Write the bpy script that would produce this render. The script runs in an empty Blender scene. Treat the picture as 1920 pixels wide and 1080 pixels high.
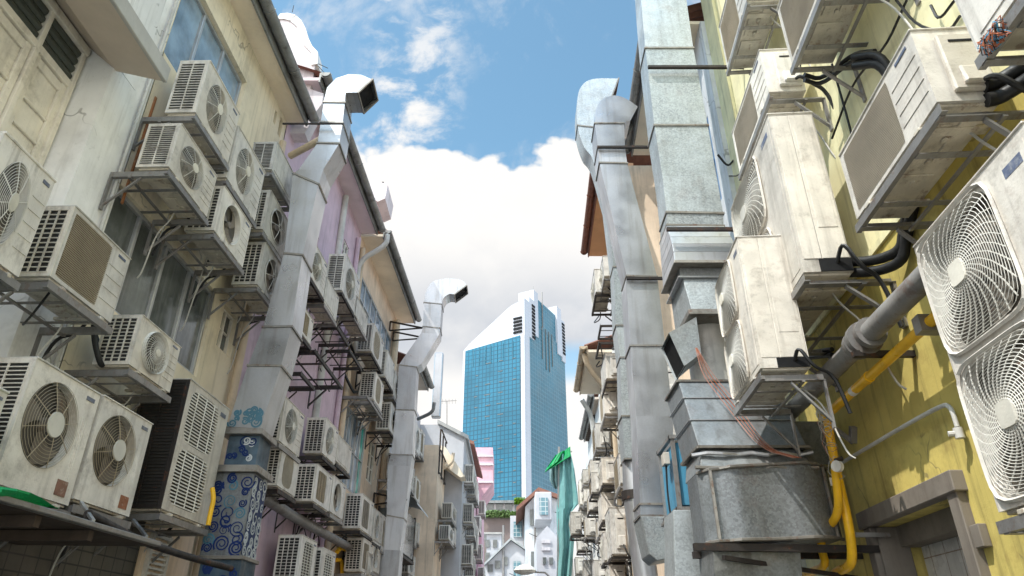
import bpy, bmesh, math, random
from mathutils import Vector, Matrix
R = random.Random(7)
sc = bpy.context.scene
COL = sc.collection
PI = math.pi
# ------------------------------------------------------------------ camera geometry (a 24 mm lens, tilted up 28 degrees, eye at 1.6 m)
F = 1288.0; PITCH = math.radians(28); cP, sP = math.cos(PITCH), math.sin(PITCH); CZ = 1.6
WALLS = {'L': (-3.6, .03), 'R': (2.35, .065), 'R2': (1.85, .03), 'E': (-2.5, .02), 'G': (-2.3, .02), 'EG': (-1.57, 0)}
def sgn(s): return 1 if s in 'LEG' else -1
def wl(s, off=0):
    a, k = WALLS[s]; return a + sgn(s) * off, k
def ray(u, v):
    x = (u - 960) / F; c = (540 - v) / F; return x, cP - c * sP, sP + c * cP
def H(s, u, v, off=0):
    a, k = wl(s, off); d = ray(u, v); t = a / (d[0] - k * d[1]); return Vector((d[0] * t, d[1] * t, CZ + d[2] * t))
def hY(u, v, Y):
    d = ray(u, v); t = Y / d[1]; return Vector((d[0] * t, Y, CZ + d[2] * t))
def yAt(s, u, Z, off=0):
    a, k = wl(s, off); q = (u - 960) / F; h = Z - CZ; return (q * h * sP - a) / (k - q * cP)
def zTop(Y, v):
    c = (540 - v) / F; return CZ + Y * (sP + c * cP) / (cP - c * sP)
def W(s, Y, Z, off=0):
    a, k = wl(s, off); return Vector((a + k * Y, Y, Z))

# ------------------------------------------------------------------ materials
def mat(name, col, rough=.6, metal=0., var=.12, dirt=.25, dcol=(.09, .07, .05), scale=3., streak=.3, rust=0., bump=.15, spec=.4, world=False, crack=0., spangle=0., emit=None, grid=None, fine=60.):
    m = bpy.data.materials.new(name); m.use_nodes = True
    n = m.node_tree.nodes; l = m.node_tree.links; b = n['Principled BSDF']
    b.inputs['Roughness'].default_value = rough; b.inputs['Metallic'].default_value = metal
    b.inputs['Specular IOR Level'].default_value = spec
    tc = n.new('ShaderNodeTexCoord'); geo = n.new('ShaderNodeNewGeometry'); oi = n.new('ShaderNodeObjectInfo')
    add = n.new('ShaderNodeVectorMath'); add.operation = 'MULTIPLY_ADD'
    l.new(geo.outputs['Position'] if world else tc.outputs['Object'], add.inputs[0])
    add.inputs[1].default_value = (1, 1, 1)
    rs = n.new('ShaderNodeMath'); rs.operation = 'MULTIPLY'; rs.inputs[1].default_value = 0 if world else 30
    l.new(oi.outputs['Random'], rs.inputs[0]); l.new(rs.outputs[0], add.inputs[2]); P = add.outputs[0]
    def noise(sc_, det=5, vec=None, ro=.6):
        t = n.new('ShaderNodeTexNoise'); t.inputs['Scale'].default_value = sc_; t.inputs['Detail'].default_value = det
        t.inputs['Roughness'].default_value = ro; l.new(vec or P, t.inputs['Vector']); return t.outputs['Fac']
    def ramp(f, a, b_):
        t = n.new('ShaderNodeMapRange'); t.inputs[1].default_value = a; t.inputs[2].default_value = b_; t.clamp = True
        t.interpolation_type = 'SMOOTHSTEP'; l.new(f, t.inputs[0]); return t.outputs[0]
    def mul(a, k):
        t = n.new('ShaderNodeMath'); t.operation = 'MULTIPLY'; l.new(a, t.inputs[0])
        if isinstance(k, float): t.inputs[1].default_value = k
        else: l.new(k, t.inputs[1])
        return t.outputs[0]
    def mix(fac, a, b_):
        t = n.new('ShaderNodeMix'); t.data_type = 'RGBA'
        l.new(fac, t.inputs[0])
        for i, c in ((6, a), (7, b_)):
            if isinstance(c, tuple): t.inputs[i].default_value = (*c[:3], 1)
            else: l.new(c, t.inputs[i])
        return t.outputs[2]
    lo = tuple(max(0, c * (1 - var)) for c in col); hi = tuple(min(1, c * (1 + var)) for c in col)
    c = mix(ramp(noise(scale), .3, .7), lo, hi)
    if not world:
        hs = n.new('ShaderNodeHueSaturation'); mr = n.new('ShaderNodeMapRange'); mr.inputs[3].default_value = .80; mr.inputs[4].default_value = 1.12; m2 = n.new('ShaderNodeMapRange'); m2.inputs[3].default_value = .75; m2.inputs[4].default_value = 1.3; fr_ = n.new('ShaderNodeMath'); fr_.operation = 'FRACT'; m7 = n.new('ShaderNodeMath'); m7.operation = 'MULTIPLY'; m7.inputs[1].default_value = 7.3; l.new(oi.outputs['Random'], m7.inputs[0]); l.new(m7.outputs[0], fr_.inputs[0]); l.new(fr_.outputs[0], m2.inputs[0]); l.new(m2.outputs[0], hs.inputs['Saturation'])
        l.new(oi.outputs['Random'], mr.inputs[0]); l.new(mr.outputs[0], hs.inputs['Value']); l.new(c, hs.inputs['Color']); c = hs.outputs[0]
    if spangle:
        v = n.new('ShaderNodeTexVoronoi'); v.inputs['Scale'].default_value = 70; l.new(P, v.inputs['Vector'])
        s_ = n.new('ShaderNodeSeparateColor'); l.new(v.outputs['Color'], s_.inputs[0])
        c = mix(mul(s_.outputs[0], spangle), c, tuple(min(1, x * 1.7) for x in col))
    if streak:
        mp = n.new('ShaderNodeMapping'); mp.inputs['Scale'].default_value = (9, 9, .7); l.new(P, mp.inputs['Vector'])
        c = mix(mul(ramp(noise(1.3, 4, mp.outputs[0]), .48, .78), float(streak)), c, dcol)
    if dirt:
        c = mix(mul(ramp(noise(scale * .8, 5, ro=.78), .5, .75), float(dirt)), c, dcol)
        c = mix(mul(ramp(noise(scale * 14, 3, ro=.7), .6, .75), float(dirt) * .5), c, dcol)
    if crack:
        v = n.new('ShaderNodeTexVoronoi'); v.feature = 'DISTANCE_TO_EDGE'; v.inputs['Scale'].default_value = 1.1
        nz = n.new('ShaderNodeTexNoise'); nz.inputs['Scale'].default_value = 4; l.new(P, nz.inputs['Vector'])
        mx = n.new('ShaderNodeVectorMath'); mx.operation = 'MULTIPLY_ADD'; mx.inputs[1].default_value = (.5, .5, .5); l.new(nz.outputs['Color'], mx.inputs[0]); l.new(P, mx.inputs[2])
        l.new(mx.outputs[0], v.inputs['Vector'])
        c = mix(mul(mul(ramp(v.outputs['Distance'], .012, .003), ramp(noise(1.2), .52, .6)), float(crack)), c, (.08, .07, .06))
    if rust:
        c = mix(mul(ramp(noise(scale * 2.2, 4, ro=.7), .56, .66), float(rust)), c, (.17, .06, .025))
    if grid:   # glazed tiles or curtain wall joints: (object, sx, sz, colour, width)
        gx, gz, gc, gw, axis = grid
        sp = n.new('ShaderNodeSeparateXYZ'); l.new(P if not world else geo.outputs['Position'], sp.inputs[0])
        facs = []
        for ax, s_ in ((axis, gx), ('Z', gz)):
            d = n.new('ShaderNodeMath'); d.operation = 'DIVIDE'; l.new(sp.outputs[ax], d.inputs[0]); d.inputs[1].default_value = s_
            f = n.new('ShaderNodeMath'); f.operation = 'FRACT'; l.new(d.outputs[0], f.inputs[0])
            g = n.new('ShaderNodeMath'); g.operation = 'LESS_THAN'; l.new(f.outputs[0], g.inputs[0]); g.inputs[1].default_value = gw / s_
            facs.append(g.outputs[0])
        mxx = n.new('ShaderNodeMath'); mxx.operation = 'MAXIMUM'; l.new(facs[0], mxx.inputs[0]); l.new(facs[1], mxx.inputs[1])
        c = mix(mxx.outputs[0], c, gc)
    l.new(c, b.inputs['Base Color'])
    l.new(mul(ramp(noise(scale * 3, 2), .2, .8), 1.0), (rr := n.new('ShaderNodeMapRange')).inputs[0])
    rr.inputs[3].default_value = max(.04, rough - .12); rr.inputs[4].default_value = min(1, rough + .12); l.new(rr.outputs[0], b.inputs['Roughness'])
    if bump:
        bp = n.new('ShaderNodeBump'); bp.inputs['Strength'].default_value = bump; bp.inputs['Distance'].default_value = .01
        l.new(noise(fine, 2) if not world else noise(14, 4, ro=.65), bp.inputs['Height']); l.new(bp.outputs[0], b.inputs['Normal'])
    return m
def glass(name, col, rough=.08):
    m = mat(name, col, rough, 0, .35, .25, (.3, .32, .33), 2.5, .35, bump=0.02, spec=1.0, world=True)
    return m
M = {}
M['cream_case'] = mat('aged_cream_paint', (.67, .625, .56), .45, dirt=.50, streak=.42, scale=4, rust=.12)
M['white_case'] = mat('aged_white_paint', (.72, .68, .62), .42, dirt=.48, streak=.45, scale=4, rust=.08)
M['grey_case'] = mat('weathered_grey_paint', (.60, .57, .52), .5, dirt=.5, streak=.5, scale=4, rust=.12)
M['pan'] = mat('dirty_base_pan_metal', (.60, .55, .47), .55, .1, dirt=.6, streak=.1, rust=.45, scale=6)
M['wire'] = mat('grille_wire_plastic', (.70, .67, .60), .5, dirt=.2, streak=0, bump=0)
M['wire_brown'] = mat('brown_grille_plastic', (.46, .39, .29), .55, dirt=.3, streak=.1, bump=0)
M['badge'] = mat('worn_badge', (.12, .14, .2), .5, dirt=.5, dcol=(.6, .58, .52), scale=14, streak=0, bump=0)
M['coil'] = mat('dark_coil_fins', (.035, .035, .035), .6, .3, dirt=.2, streak=0, bump=0)
M['recess'] = mat('dusty_fan_recess', (.085, .075, .062), .7, dirt=.3, streak=0)
M['blade'] = mat('fan_blade_plastic', (.20, .175, .145), .55, dirt=.4, streak=0, rust=.4)
M['hub'] = mat('fan_hub_plastic', (.68, .64, .55), .5, dirt=.25, streak=0)
M['steel'] = mat('grey_angle_steel', (.27, .26, .25), .5, .5, dirt=.45, rust=.3, scale=5, streak=.2)
M['black_steel'] = mat('blackened_steel', (.035, .03, .028), .6, .3, dirt=.3, rust=.35, scale=5)
M['galv'] = mat('galvanised_sheet', (.47, .475, .49), .36, .75, var=.10, dirt=.14, dcol=(.22, .19, .16), streak=.45, spangle=.08, scale=.8, bump=.22, fine=4)
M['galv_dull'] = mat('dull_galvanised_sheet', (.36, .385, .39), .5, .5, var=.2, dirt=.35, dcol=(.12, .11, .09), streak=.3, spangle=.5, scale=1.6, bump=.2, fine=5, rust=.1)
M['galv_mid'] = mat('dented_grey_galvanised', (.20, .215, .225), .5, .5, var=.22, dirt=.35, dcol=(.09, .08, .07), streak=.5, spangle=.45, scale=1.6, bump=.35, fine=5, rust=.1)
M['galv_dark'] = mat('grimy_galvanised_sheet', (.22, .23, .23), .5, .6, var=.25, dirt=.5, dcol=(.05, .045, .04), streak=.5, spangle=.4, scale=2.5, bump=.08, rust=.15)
M['seam'] = mat('duct_flange_steel', (.30, .28, .25), .5, .6, dirt=.5, rust=.5, scale=6)
M['black'] = mat('black_rubber', (.012, .012, .013), .5, dirt=.15, dcol=(.1, .1, .1), streak=0)
M['void'] = mat('dark_interior', (.006, .006, .007), .9, dirt=0, streak=0, bump=0)
M['cable'] = mat('pale_cable', (.5, .48, .44), .6, dirt=.3, streak=0, bump=0)
M['cable_red'] = mat('copper_red_cable', (.42, .17, .11), .6, dirt=.3, streak=0, bump=0)
M['beige_wall'] = mat('beige_render', (.74, .65, .49), .85, dirt=.3, dcol=(.16, .12, .07), scale=1.1, streak=.32, crack=.5, world=True, bump=.25)
M['white_wall'] = mat('old_white_render', (.80, .79, .77), .85, dirt=.35, dcol=(.2, .19, .17), scale=1.0, streak=.42, crack=.9, world=True, bump=.25)
M['white_pier'] = mat('smudged_white_pier_paint', (.84, .83, .81), .8, dirt=.3, dcol=(.16, .14, .11), scale=1.6, streak=.25, crack=.5, world=True, bump=.2)
M['pink_wall'] = mat('mauve_pink_render', (.60, .46, .54), .85, dirt=.32, dcol=(.2, .15, .17), scale=1.3, streak=.35, crack=.3, world=True, bump=.25)
M['cream_wall'] = mat('peach_cream_render', (.76, .60, .45), .85, dirt=.28, dcol=(.2, .15, .1), scale=1.3, streak=.35, world=True, bump=.2)
M['grey_wall'] = mat('pale_grey_render', (.56, .53, .54), .85, dirt=.35, dcol=(.2, .18, .18), scale=1.2, streak=.45, world=True, bump=.2)
M['bright_wall'] = mat('bright_white_render', (.46, .46, .48), .85, dirt=.22, dcol=(.3, .3, .3), scale=1, streak=.15, world=True, bump=.15)
M['rose_wall'] = mat('rose_pink_render', (.62, .38, .43), .85, dirt=.15, dcol=(.3, .2, .2), scale=1, streak=.2, world=True, bump=.15)
M['yellow_wall'] = mat('olive_yellow_render', (.58, .47, .14), .85, dirt=.45, dcol=(.16, .12, .045), scale=1.5, streak=.65, crack=.5, rust=.18, world=True, bump=.35)
M['paleyellow_wall'] = mat('pale_yellow_render', (.78, .73, .46), .85, dirt=.3, dcol=(.2, .18, .1), scale=1.5, streak=.45, world=True, bump=.2)
M['bluewhite_wall'] = mat('bluish_white_render', (.62, .64, .66), .85, dirt=.4, dcol=(.2, .2, .18), scale=1.4, streak=.5, crack=.5, world=True, bump=.2)
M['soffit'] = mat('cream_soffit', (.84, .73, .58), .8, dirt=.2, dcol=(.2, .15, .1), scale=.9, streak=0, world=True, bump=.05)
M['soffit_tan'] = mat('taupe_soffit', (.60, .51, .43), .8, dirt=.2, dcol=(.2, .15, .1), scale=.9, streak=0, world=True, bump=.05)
M['soffit_pink'] = mat('pink_soffit', (.74, .62, .64), .8, dirt=.2, scale=.9, streak=0, world=True, bump=.05)
M['soffit_orange'] = mat('orange_soffit', (.70, .38, .20), .8, dirt=.2, scale=.9, streak=0, world=True, bump=.05)
M['gable'] = mat('pinkish_white_render', (.66, .60, .61), .85, dirt=.3, dcol=(.25, .2, .2), scale=1.5, streak=.4, world=True)
M['gutter'] = mat('mouldy_gutter', (.26, .26, .25), .5, .3, dirt=.75, dcol=(.03, .025, .02), scale=4, streak=.2, rust=.2, world=True)
M['gutter_brown'] = mat('red_brown_gutter', (.20, .07, .04), .6, dirt=.4, scale=4, streak=.2, world=True)
M['tile'] = mat('terracotta_tile', (.22, .10, .07), .8, dirt=.6, dcol=(.04, .03, .03), scale=5, streak=.2, world=True)
M['wood_cream'] = mat('cream_painted_wood', (.76, .71, .62), .7, dirt=.5, dcol=(.14, .11, .08), scale=2.4, streak=.3, world=True)
M['wood_dark'] = mat('dark_weathered_wood', (.09, .065, .05), .8, dirt=.5, dcol=(.02, .02, .02), scale=3, streak=.3, world=True)
M['wood_grey'] = mat('greybrown_door_timber', (.19, .165, .14), .75, dirt=.4, dcol=(.07, .05, .04), scale=3, streak=.35, world=True)
M['louver'] = mat('dark_green_louvre', (.06, .07, .06), .5, dirt=.3, scale=3, world=True)
M['alu'] = mat('window_aluminium', (.46, .47, .48), .4, .5, dirt=.4, scale=4, streak=.2, world=True)
M['white_frame'] = mat('white_window_frame', (.66, .65, .62), .6, dirt=.3, scale=4, streak=.2, world=True)
M['blue_frame'] = mat('blue_window_frame', (.10, .22, .42), .5, dirt=.3, scale=4, streak=.2, world=True)
M['glass_sky'] = glass('sky_reflecting_glass', (.22, .30, .38), .07)
M['glass_dark'] = glass('dusty_dark_glass', (.085, .095, .09), .12)
M['glass_green'] = glass('teal_green_glass', (.05, .42, .33), .12)  # green is the colour of the pane itself
M['glass_teal'] = mat('teal_window_grid', (.09, .2, .24), .2, dirt=.1, streak=0, spec=.8, grid=(.28, .28, (.4, .45, .45), .04, 'X'), world=True)
M['pipe_grey'] = mat('stained_cast_iron', (.27, .26, .25), .55, .3, dirt=.6, dcol=(.10, .06, .045), scale=4, streak=.1, rust=.3)
M['pipe_white'] = mat('pale_plastic_pipe', (.52, .51, .48), .5, dirt=.35, scale=4, streak=.2, world=True)
M['pipe_cream'] = mat('cream_downpipe_paint', (.60, .48, .34), .55, dirt=.35, scale=3, streak=.2, world=True)
M['pipe_yellow'] = mat('yellow_gas_pipe_paint', (.90, .50, .02), .36, dirt=.16, dcol=(.25, .13, .03), scale=5, streak=.1, world=True, bump=.05)
M['dark_tile'] = mat('sooty_wall_tile', (.085, .075, .055), .5, dirt=.6, dcol=(.02, .02, .015), scale=1.5, grid=(.16, .11, (.02, .018, .015), .012, 'Y'), world=True)
M['white_tile'] = mat('white_wall_tile', (.62, .60, .58), .25, dirt=.2, scale=2, grid=(.2, .2, (.32, .25, .2), .008, 'Y'), world=True)
M['asphalt'] = mat('alley_asphalt', (.10, .10, .095), .9, dirt=.4, scale=.8, streak=0, world=True, bump=.4)
M['concrete'] = mat('worn_concrete', (.42, .41, .39), .85, dirt=.4, scale=1.5, streak=.1, world=True, bump=.3)
M['blue_paint'] = mat('faded_blue_paint', (.05, .27, .44), .5, dirt=.3, dcol=(.1, .12, .14), scale=3, streak=.3)
M['tarp_green'] = mat('bright_green_tarpaulin', (.02, .30, .10), .55, dirt=.15, dcol=(.01, .2, .06), scale=6, streak=0, bump=.3)
M['net_teal'] = mat('teal_debris_netting', (.22, .38, .37), .8, dirt=.45, dcol=(.06, .22, .22), scale=3, streak=.6, bump=.5)
M['leaf'] = mat('hedge_leaves', (.10, .17, .03), .7, dirt=.4, dcol=(.02, .05, .01), scale=8, streak=0)
M['podium'] = mat('brown_podium_cladding', (.17, .13, .12), .6, dirt=.3, scale=.5, streak=.3, world=True)
M['sticker'] = mat('faded_brown_label', (.24, .12, .08), .6, dirt=.6, dcol=(.6, .56, .48), scale=16, streak=0, bump=0)
M['spray_blue'] = mat('blue_spray_paint', (.025, .04, .12), .7, dirt=.3, dcol=(.02, .1, .2), scale=6, streak=0, bump=0)
M['spray_teal'] = mat('teal_spray_paint', (.02, .16, .24), .7, dirt=.3, scale=6, streak=0, bump=0)
M['spray_white'] = mat('white_spray_paint', (.62, .66, .68), .7, dirt=.2, scale=6, streak=0, bump=0)
M['duct_blue'] = mat('sprayed_blue_duct', (.07, .11, .15), .6, .2, var=.5, dirt=.6, dcol=(.16, .17, .17), scale=3, streak=.4)
M['rust_stain'] = mat('rusted_iron_strip', (.28, .11, .04), .8, dirt=.6, dcol=(.45, .36, .24), scale=6, streak=.5, world=True)
# tower
M['tower_blue'] = mat('tower_blue_glass', (.010, .11, .175), .16, 0, .30, .0, scale=.05, streak=0, spec=.55, bump=0, grid=(1.7, 2.0, (.005, .06, .10), .32, 'X'), world=True)  # broad lighter and darker patches paint reflections into the glass colour
M['tower_teal'] = mat('tower_teal_glass', (.022, .125, .18), .25, 0, .2, .0, scale=.05, streak=0, spec=.6, bump=0, grid=(2.2, 2.0, (.07, .19, .25), .35, 'Y'), world=True)
M['tower_white'] = mat('tower_white_panel', (.48, .49, .53), .5, 0, .03, .05, scale=.1, streak=0, bump=0, grid=(1.5, 1.5, (.42, .43, .46), .16, 'X'), world=True)

# ------------------------------------------------------------------ mesh builder
class MB:
    def __init__(s): s.v = []; s.f = []
    def add(s, vs, fs):
        o = len(s.v); s.v += [Vector(v) for v in vs]; s.f += [tuple(i + o for i in f) for f in fs]; return s
    def hexa(s, a):   # 8 corners: bottom 4 then top 4
        return s.add(a, [(3, 2, 1, 0), (4, 5, 6, 7), (0, 1, 5, 4), (1, 2, 6, 5), (2, 3, 7, 6), (3, 0, 4, 7)])
    def box(s, a, b):
        x0, y0, z0 = a; x1, y1, z1 = b
        return s.hexa([(x0, y0, z0), (x1, y0, z0), (x1, y1, z0), (x0, y1, z0), (x0, y0, z1), (x1, y0, z1), (x1, y1, z1), (x0, y1, z1)])
    def wbox(s, side, Y0, Y1, Z0, Z1, o0, o1):    # box on a facade: along it, up it, out of it
        q = [W(side, Y0, Z0, o0), W(side, Y0, Z0, o1), W(side, Y1, Z0, o1), W(side, Y1, Z0, o0)]
        if sgn(side) < 0: q = [q[3], q[2], q[1], q[0]]
        return s.hexa(q + [p + Vector((0, 0, Z1 - Z0)) for p in q])
    def bar(s, a, b, w, h=None, up=(0, 0, 1)):
        a, b = Vector(a), Vector(b); h = h or w; d = (b - a).normalized(); up = Vector(up)
        if abs(d.dot(up)) > .95: up = Vector((0, 1, 0)) if abs(d.y) < .9 else Vector((1, 0, 0))
        r = d.cross(up).normalized() * w / 2; t = r.cross(d).normalized() * h / 2
        return s.hexa([a - r - t, a + r - t, b + r - t, b - r - t, a - r + t, a + r + t, b + r + t, b - r + t])
    def tube(s, pts, r, n=8, cap=True):
        pts = [Vector(p) for p in pts]; base = len(s.v); up = None
        for i, p in enumerate(pts):
            d = (pts[min(i + 1, len(pts) - 1)] - pts[max(i - 1, 0)]).normalized()
            if up is None: up = Vector((0, 0, 1)) if abs(d.z) < .9 else Vector((1, 0, 0))
            x = d.cross(up)
            if x.length < 1e-5: x = d.orthogonal()
            x.normalize(); y = x.cross(d).normalized(); up = y
            rr = r[i] if isinstance(r, (list, tuple)) else r
            for k in range(n):
                a = 2 * PI * k / n + PI / n; s.v.append(p + x * math.cos(a) * rr + y * math.sin(a) * rr)
        for i in range(len(pts) - 1):
            for k in range(n):
                a = base + i * n + k; b = base + i * n + (k + 1) % n; s.f.append((a, b, b + n, a + n))
        if cap:
            s.f.append(tuple(base + k for k in reversed(range(n)))); s.f.append(tuple(base + (len(pts) - 1) * n + k for k in range(n)))
        return s
    def ring(s, c, ax, ay, r, t=.003, n=36, shape=None):
        pts = []
        for k in range(n):
            a = 2 * PI * k / n; q = r * (shape(a) if shape else 1); pts.append(Vector(c) + Vector(ax) * math.cos(a) * q + Vector(ay) * math.sin(a) * q)
        nrm = Vector(ax).cross(Vector(ay)).normalized(); base = len(s.v)
        for k, p in enumerate(pts):
            o = (p - Vector(c)).normalized()
            s.v += [p + o * t, p - nrm * t, p - o * t, p + nrm * t]
        for k in range(n):
            a = base + 4 * k; b = base + 4 * ((k + 1) % n)
            for j in range(4): s.f.append((a + j, b + j, b + (j + 1) % 4, a + (j + 1) % 4))
        return s
    def prism(s, poly, ax):     # polygon of world points swept by vector ax
        n = len(poly); s.add(list(poly) + [Vector(p) + Vector(ax) for p in poly], [tuple(reversed(range(n))), tuple(range(n, 2 * n))] + [(k, (k + 1) % n, (k + 1) % n + n, k + n) for k in range(n)])
        return s
    def build(s, name, m, parent=None, bevel=0, smooth=False, seg=1):
        if not s.v: return None
        off = Vector((0, 0, 0)); 
        if parent is not None and parent.get('_w'):
            off = parent.location.copy()
            if parent.parent: off += parent.parent.location
        me = bpy.data.meshes.new(name); me.from_pydata([v - off for v in s.v], [], s.f)
        bm = bmesh.new(); bm.from_mesh(me)
        if bevel:
            bmesh.ops.remove_doubles(bm, verts=bm.verts, dist=1e-5)
            es = [e for e in bm.edges if len(e.link_faces) == 2 and e.calc_face_angle(0) > .5]
            bmesh.ops.bevel(bm, geom=es, offset=bevel, segments=seg, profile=.6, affect='EDGES', clamp_overlap=True)
        bmesh.ops.recalc_face_normals(bm, faces=bm.faces); bm.to_mesh(me); bm.free()
        me.materials.append(M[m] if isinstance(m, str) else m)
        if smooth:
            for p in me.polygons: p.use_smooth = True
            me.set_sharp_from_angle(angle=math.radians(38))
        o = bpy.data.objects.new(name, me); COL.objects.link(o)
        if parent is not None: o.parent = parent
        return o
def thing(name, label, cat, loc=(0, 0, 0), group=None, world=True):
    o = bpy.data.objects.new(name, None); COL.objects.link(o); o.location = loc; o['label'] = label; o['category'] = cat
    o.empty_display_size = .2
    if group: o['group'] = group
    if world: o['_w'] = 1
    return o
def tag(o, label, cat, group=None):
    o['label'] = label; o['category'] = cat
    if group: o['group'] = group
    return o
def origin(o, p):    # moves a mesh's origin to its base
    p = Vector(p); o.data.transform(Matrix.Translation(-p)); o.location = p; return o
def struct(o): o['kind'] = 'structure'; return o
def dup(root):
    r = root.copy(); COL.objects.link(r)
    for ch in list(root.children):
        c = ch.copy(); COL.objects.link(c); c.parent = r
        for g in list(ch.children):
            d = g.copy(); COL.objects.link(d); d.parent = c
    return r

def smooth_path(pts, it=2):
    pts = [Vector(p) for p in pts]
    for _ in range(it):
        q = [pts[0]]
        for a, b in zip(pts, pts[1:]): q += [a * .78 + b * .22, a * .22 + b * .78]
        pts = q + [pts[-1]]
    return pts

# ------------------------------------------------------------------ outdoor air-conditioning units (local: x along the front, y = 0 front to d back, z up)
def sup(n, asp=1.0):
    return lambda a: (abs(math.cos(a)) ** n + abs(math.sin(a)) ** n) ** (-1.0 / n)
def plate(mb, x0, x1, z0, z1, cx, cz, rx, rz, n_=2, N=48, y=0, dep=.06):
    angs = sorted([2 * PI * k / N for k in range(N)] + [math.atan2(b - cz, a - cx) % (2 * PI) for a in (x0, x1) for b in (z0, z1)])
    S = sup(n_); inn = []; out = []; back = []
    for a in angs:
        c, s = math.cos(a), math.sin(a); q = S(a); inn.append((cx + c * q * rx, y, cz + s * q * rz)); back.append((cx + c * q * rx, y + dep, cz + s * q * rz))
        ts = []
        if abs(c) > 1e-9: ts.append(((x1 if c > 0 else x0) - cx) / c)
        if abs(s) > 1e-9: ts.append(((z1 if s > 0 else z0) - cz) / s)
        t = min(ts); out.append((cx + c * t, y, cz + s * t))
    n = len(angs)
    mb.add(inn + out + back, [(k, (k + 1) % n, (k + 1) % n + n, k + n) for k in range(n)] + [(k, k + 2 * n, (k + 1) % n + 2 * n, (k + 1) % n) for k in range(n)])
    return back
def fan(mb_r, mb_b, mb_h, mb_w, cx, cz, R_, y, kind, hub=.05):
    # recess back disc
    n = 40; mb_r.add([(cx, y + .058, cz)] + [(cx + math.cos(2 * PI * k / n) * R_ * 1.02, y + .058, cz + math.sin(2 * PI * k / n) * R_ * 1.02) for k in range(n)], [(0, 1 + k, 1 + (k + 1) % n) for k in range(n)])
    for b in range(3):   # swept blades
        vs = []; 
        for i in range(6):
            r = .03 + (R_ * .93 - .03) * i / 5; a0 = b * 2 * PI / 3 + .5 * i / 5; wd = .75 + .35 * i / 5
            vs += [(cx + math.cos(a0) * r, y + .050, cz + math.sin(a0) * r), (cx + math.cos(a0 + wd / 2) * r, y + .042, cz + math.sin(a0 + wd / 2) * r), (cx + math.cos(a0 + wd) * r, y + .034, cz + math.sin(a0 + wd) * r)]
        mb_b.add(vs, [(3 * i + j, 3 * i + 3 + j, 3 * i + 4 + j, 3 * i + 1 + j) for i in range(5) for j in range(2)])
    mb_b.tube([(cx, y + .055, cz), (cx, y + .02, cz)], R_ * .17, 14)
    X, Z = (1, 0, 0), (0, 0, 1)
    def dome(r): return y - .008 - .028 * (1 - (r / R_) ** 2)
    if kind == 'ring':
        for i in range(2, 14):
            r = R_ * i / 13; mb_w.ring((cx, dome(r), cz), X, Z, r, .0016, 32)
        for k in range(8):
            a = k * PI / 4 + .3; mb_w.tube([(cx + math.cos(a) * R_ * q, dome(R_ * q) - .001, cz + math.sin(a) * R_ * q) for q in (.1, .5, 1)], .003, 4)
        mb_h.tube([(cx, dome(0) - .006, cz), (cx, dome(0) + .004, cz)], hub, 24)
    elif kind == 'spiral':
        for k in range(30):
            a = k * 2 * PI / 30; mb_w.tube([(cx + math.cos(a + 1.1 * q) * R_ * q, dome(R_ * q), cz + math.sin(a + 1.1 * q) * R_ * q) for q in (.15, .35, .55, .8, 1)], .0026, 4)
        for q in (.3, .55, .8, 1): mb_w.ring((cx, dome(R_ * q), cz), X, Z, R_ * q, .0022, 32)
        mb_h.tube([(cx, dome(0) - .006, cz), (cx, dome(0) + .004, cz)], hub * .8, 20)
        for q in range(6): mb_w.ring((cx, y - .002 - q * .006, cz), X, Z, R_ * 1.02, .0022, 32)
    elif kind == 'cross':
        for q in (.2, .95, 1): mb_w.ring((cx, dome(R_ * q), cz), X, Z, R_ * q, .003, 32)
        for k in range(6):
            a = k * PI / 3 + .3; mb_w.tube([(cx + math.cos(a) * R_ * q, dome(R_ * q), cz + math.sin(a) * R_ * q) for q in (.05, .5, 1)], .003, 4)
        mb_h.tube([(cx, dome(0) - .004, cz), (cx, dome(0) + .004, cz)], hub * .4, 16)
    elif kind == 'bare':
        mb_w.ring((cx, y - .004, cz), X, Z, R_, .004, 32)
    elif kind == 'square':
        S = sup(5)
        def sh(q): return lambda a: (1 - q ** 3) + q ** 3 * S(a) * .985
        def dm(q): return y - .012 - .03 * (1 - q ** 2)
        for i in range(3, 25):
            q = i / 24; mb_w.ring((cx, dm(q), cz), X, Z, R_ * q, .0019, 44, sh(q))
        for k in range(30):
            a = k * 2 * PI / 30; pts = []
            for q in (.15, .3, .5, .7, .85, 1):
                b = a - 1.0 * q; r = R_ * q * sh(q)(b); pts.append((cx + math.cos(b) * r, dm(q) + .002, cz + math.sin(b) * r))
            mb_w.tube(pts, .0032, 4)
        h = R_ * .18; mb_h.prism([(cx + math.cos(a) * h * sup(6)(a), dm(0) - .008, cz + math.sin(a) * h * sup(6)(a)) for a in [2 * PI * k / 28 for k in range(28)]], (0, .012, 0))
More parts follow.
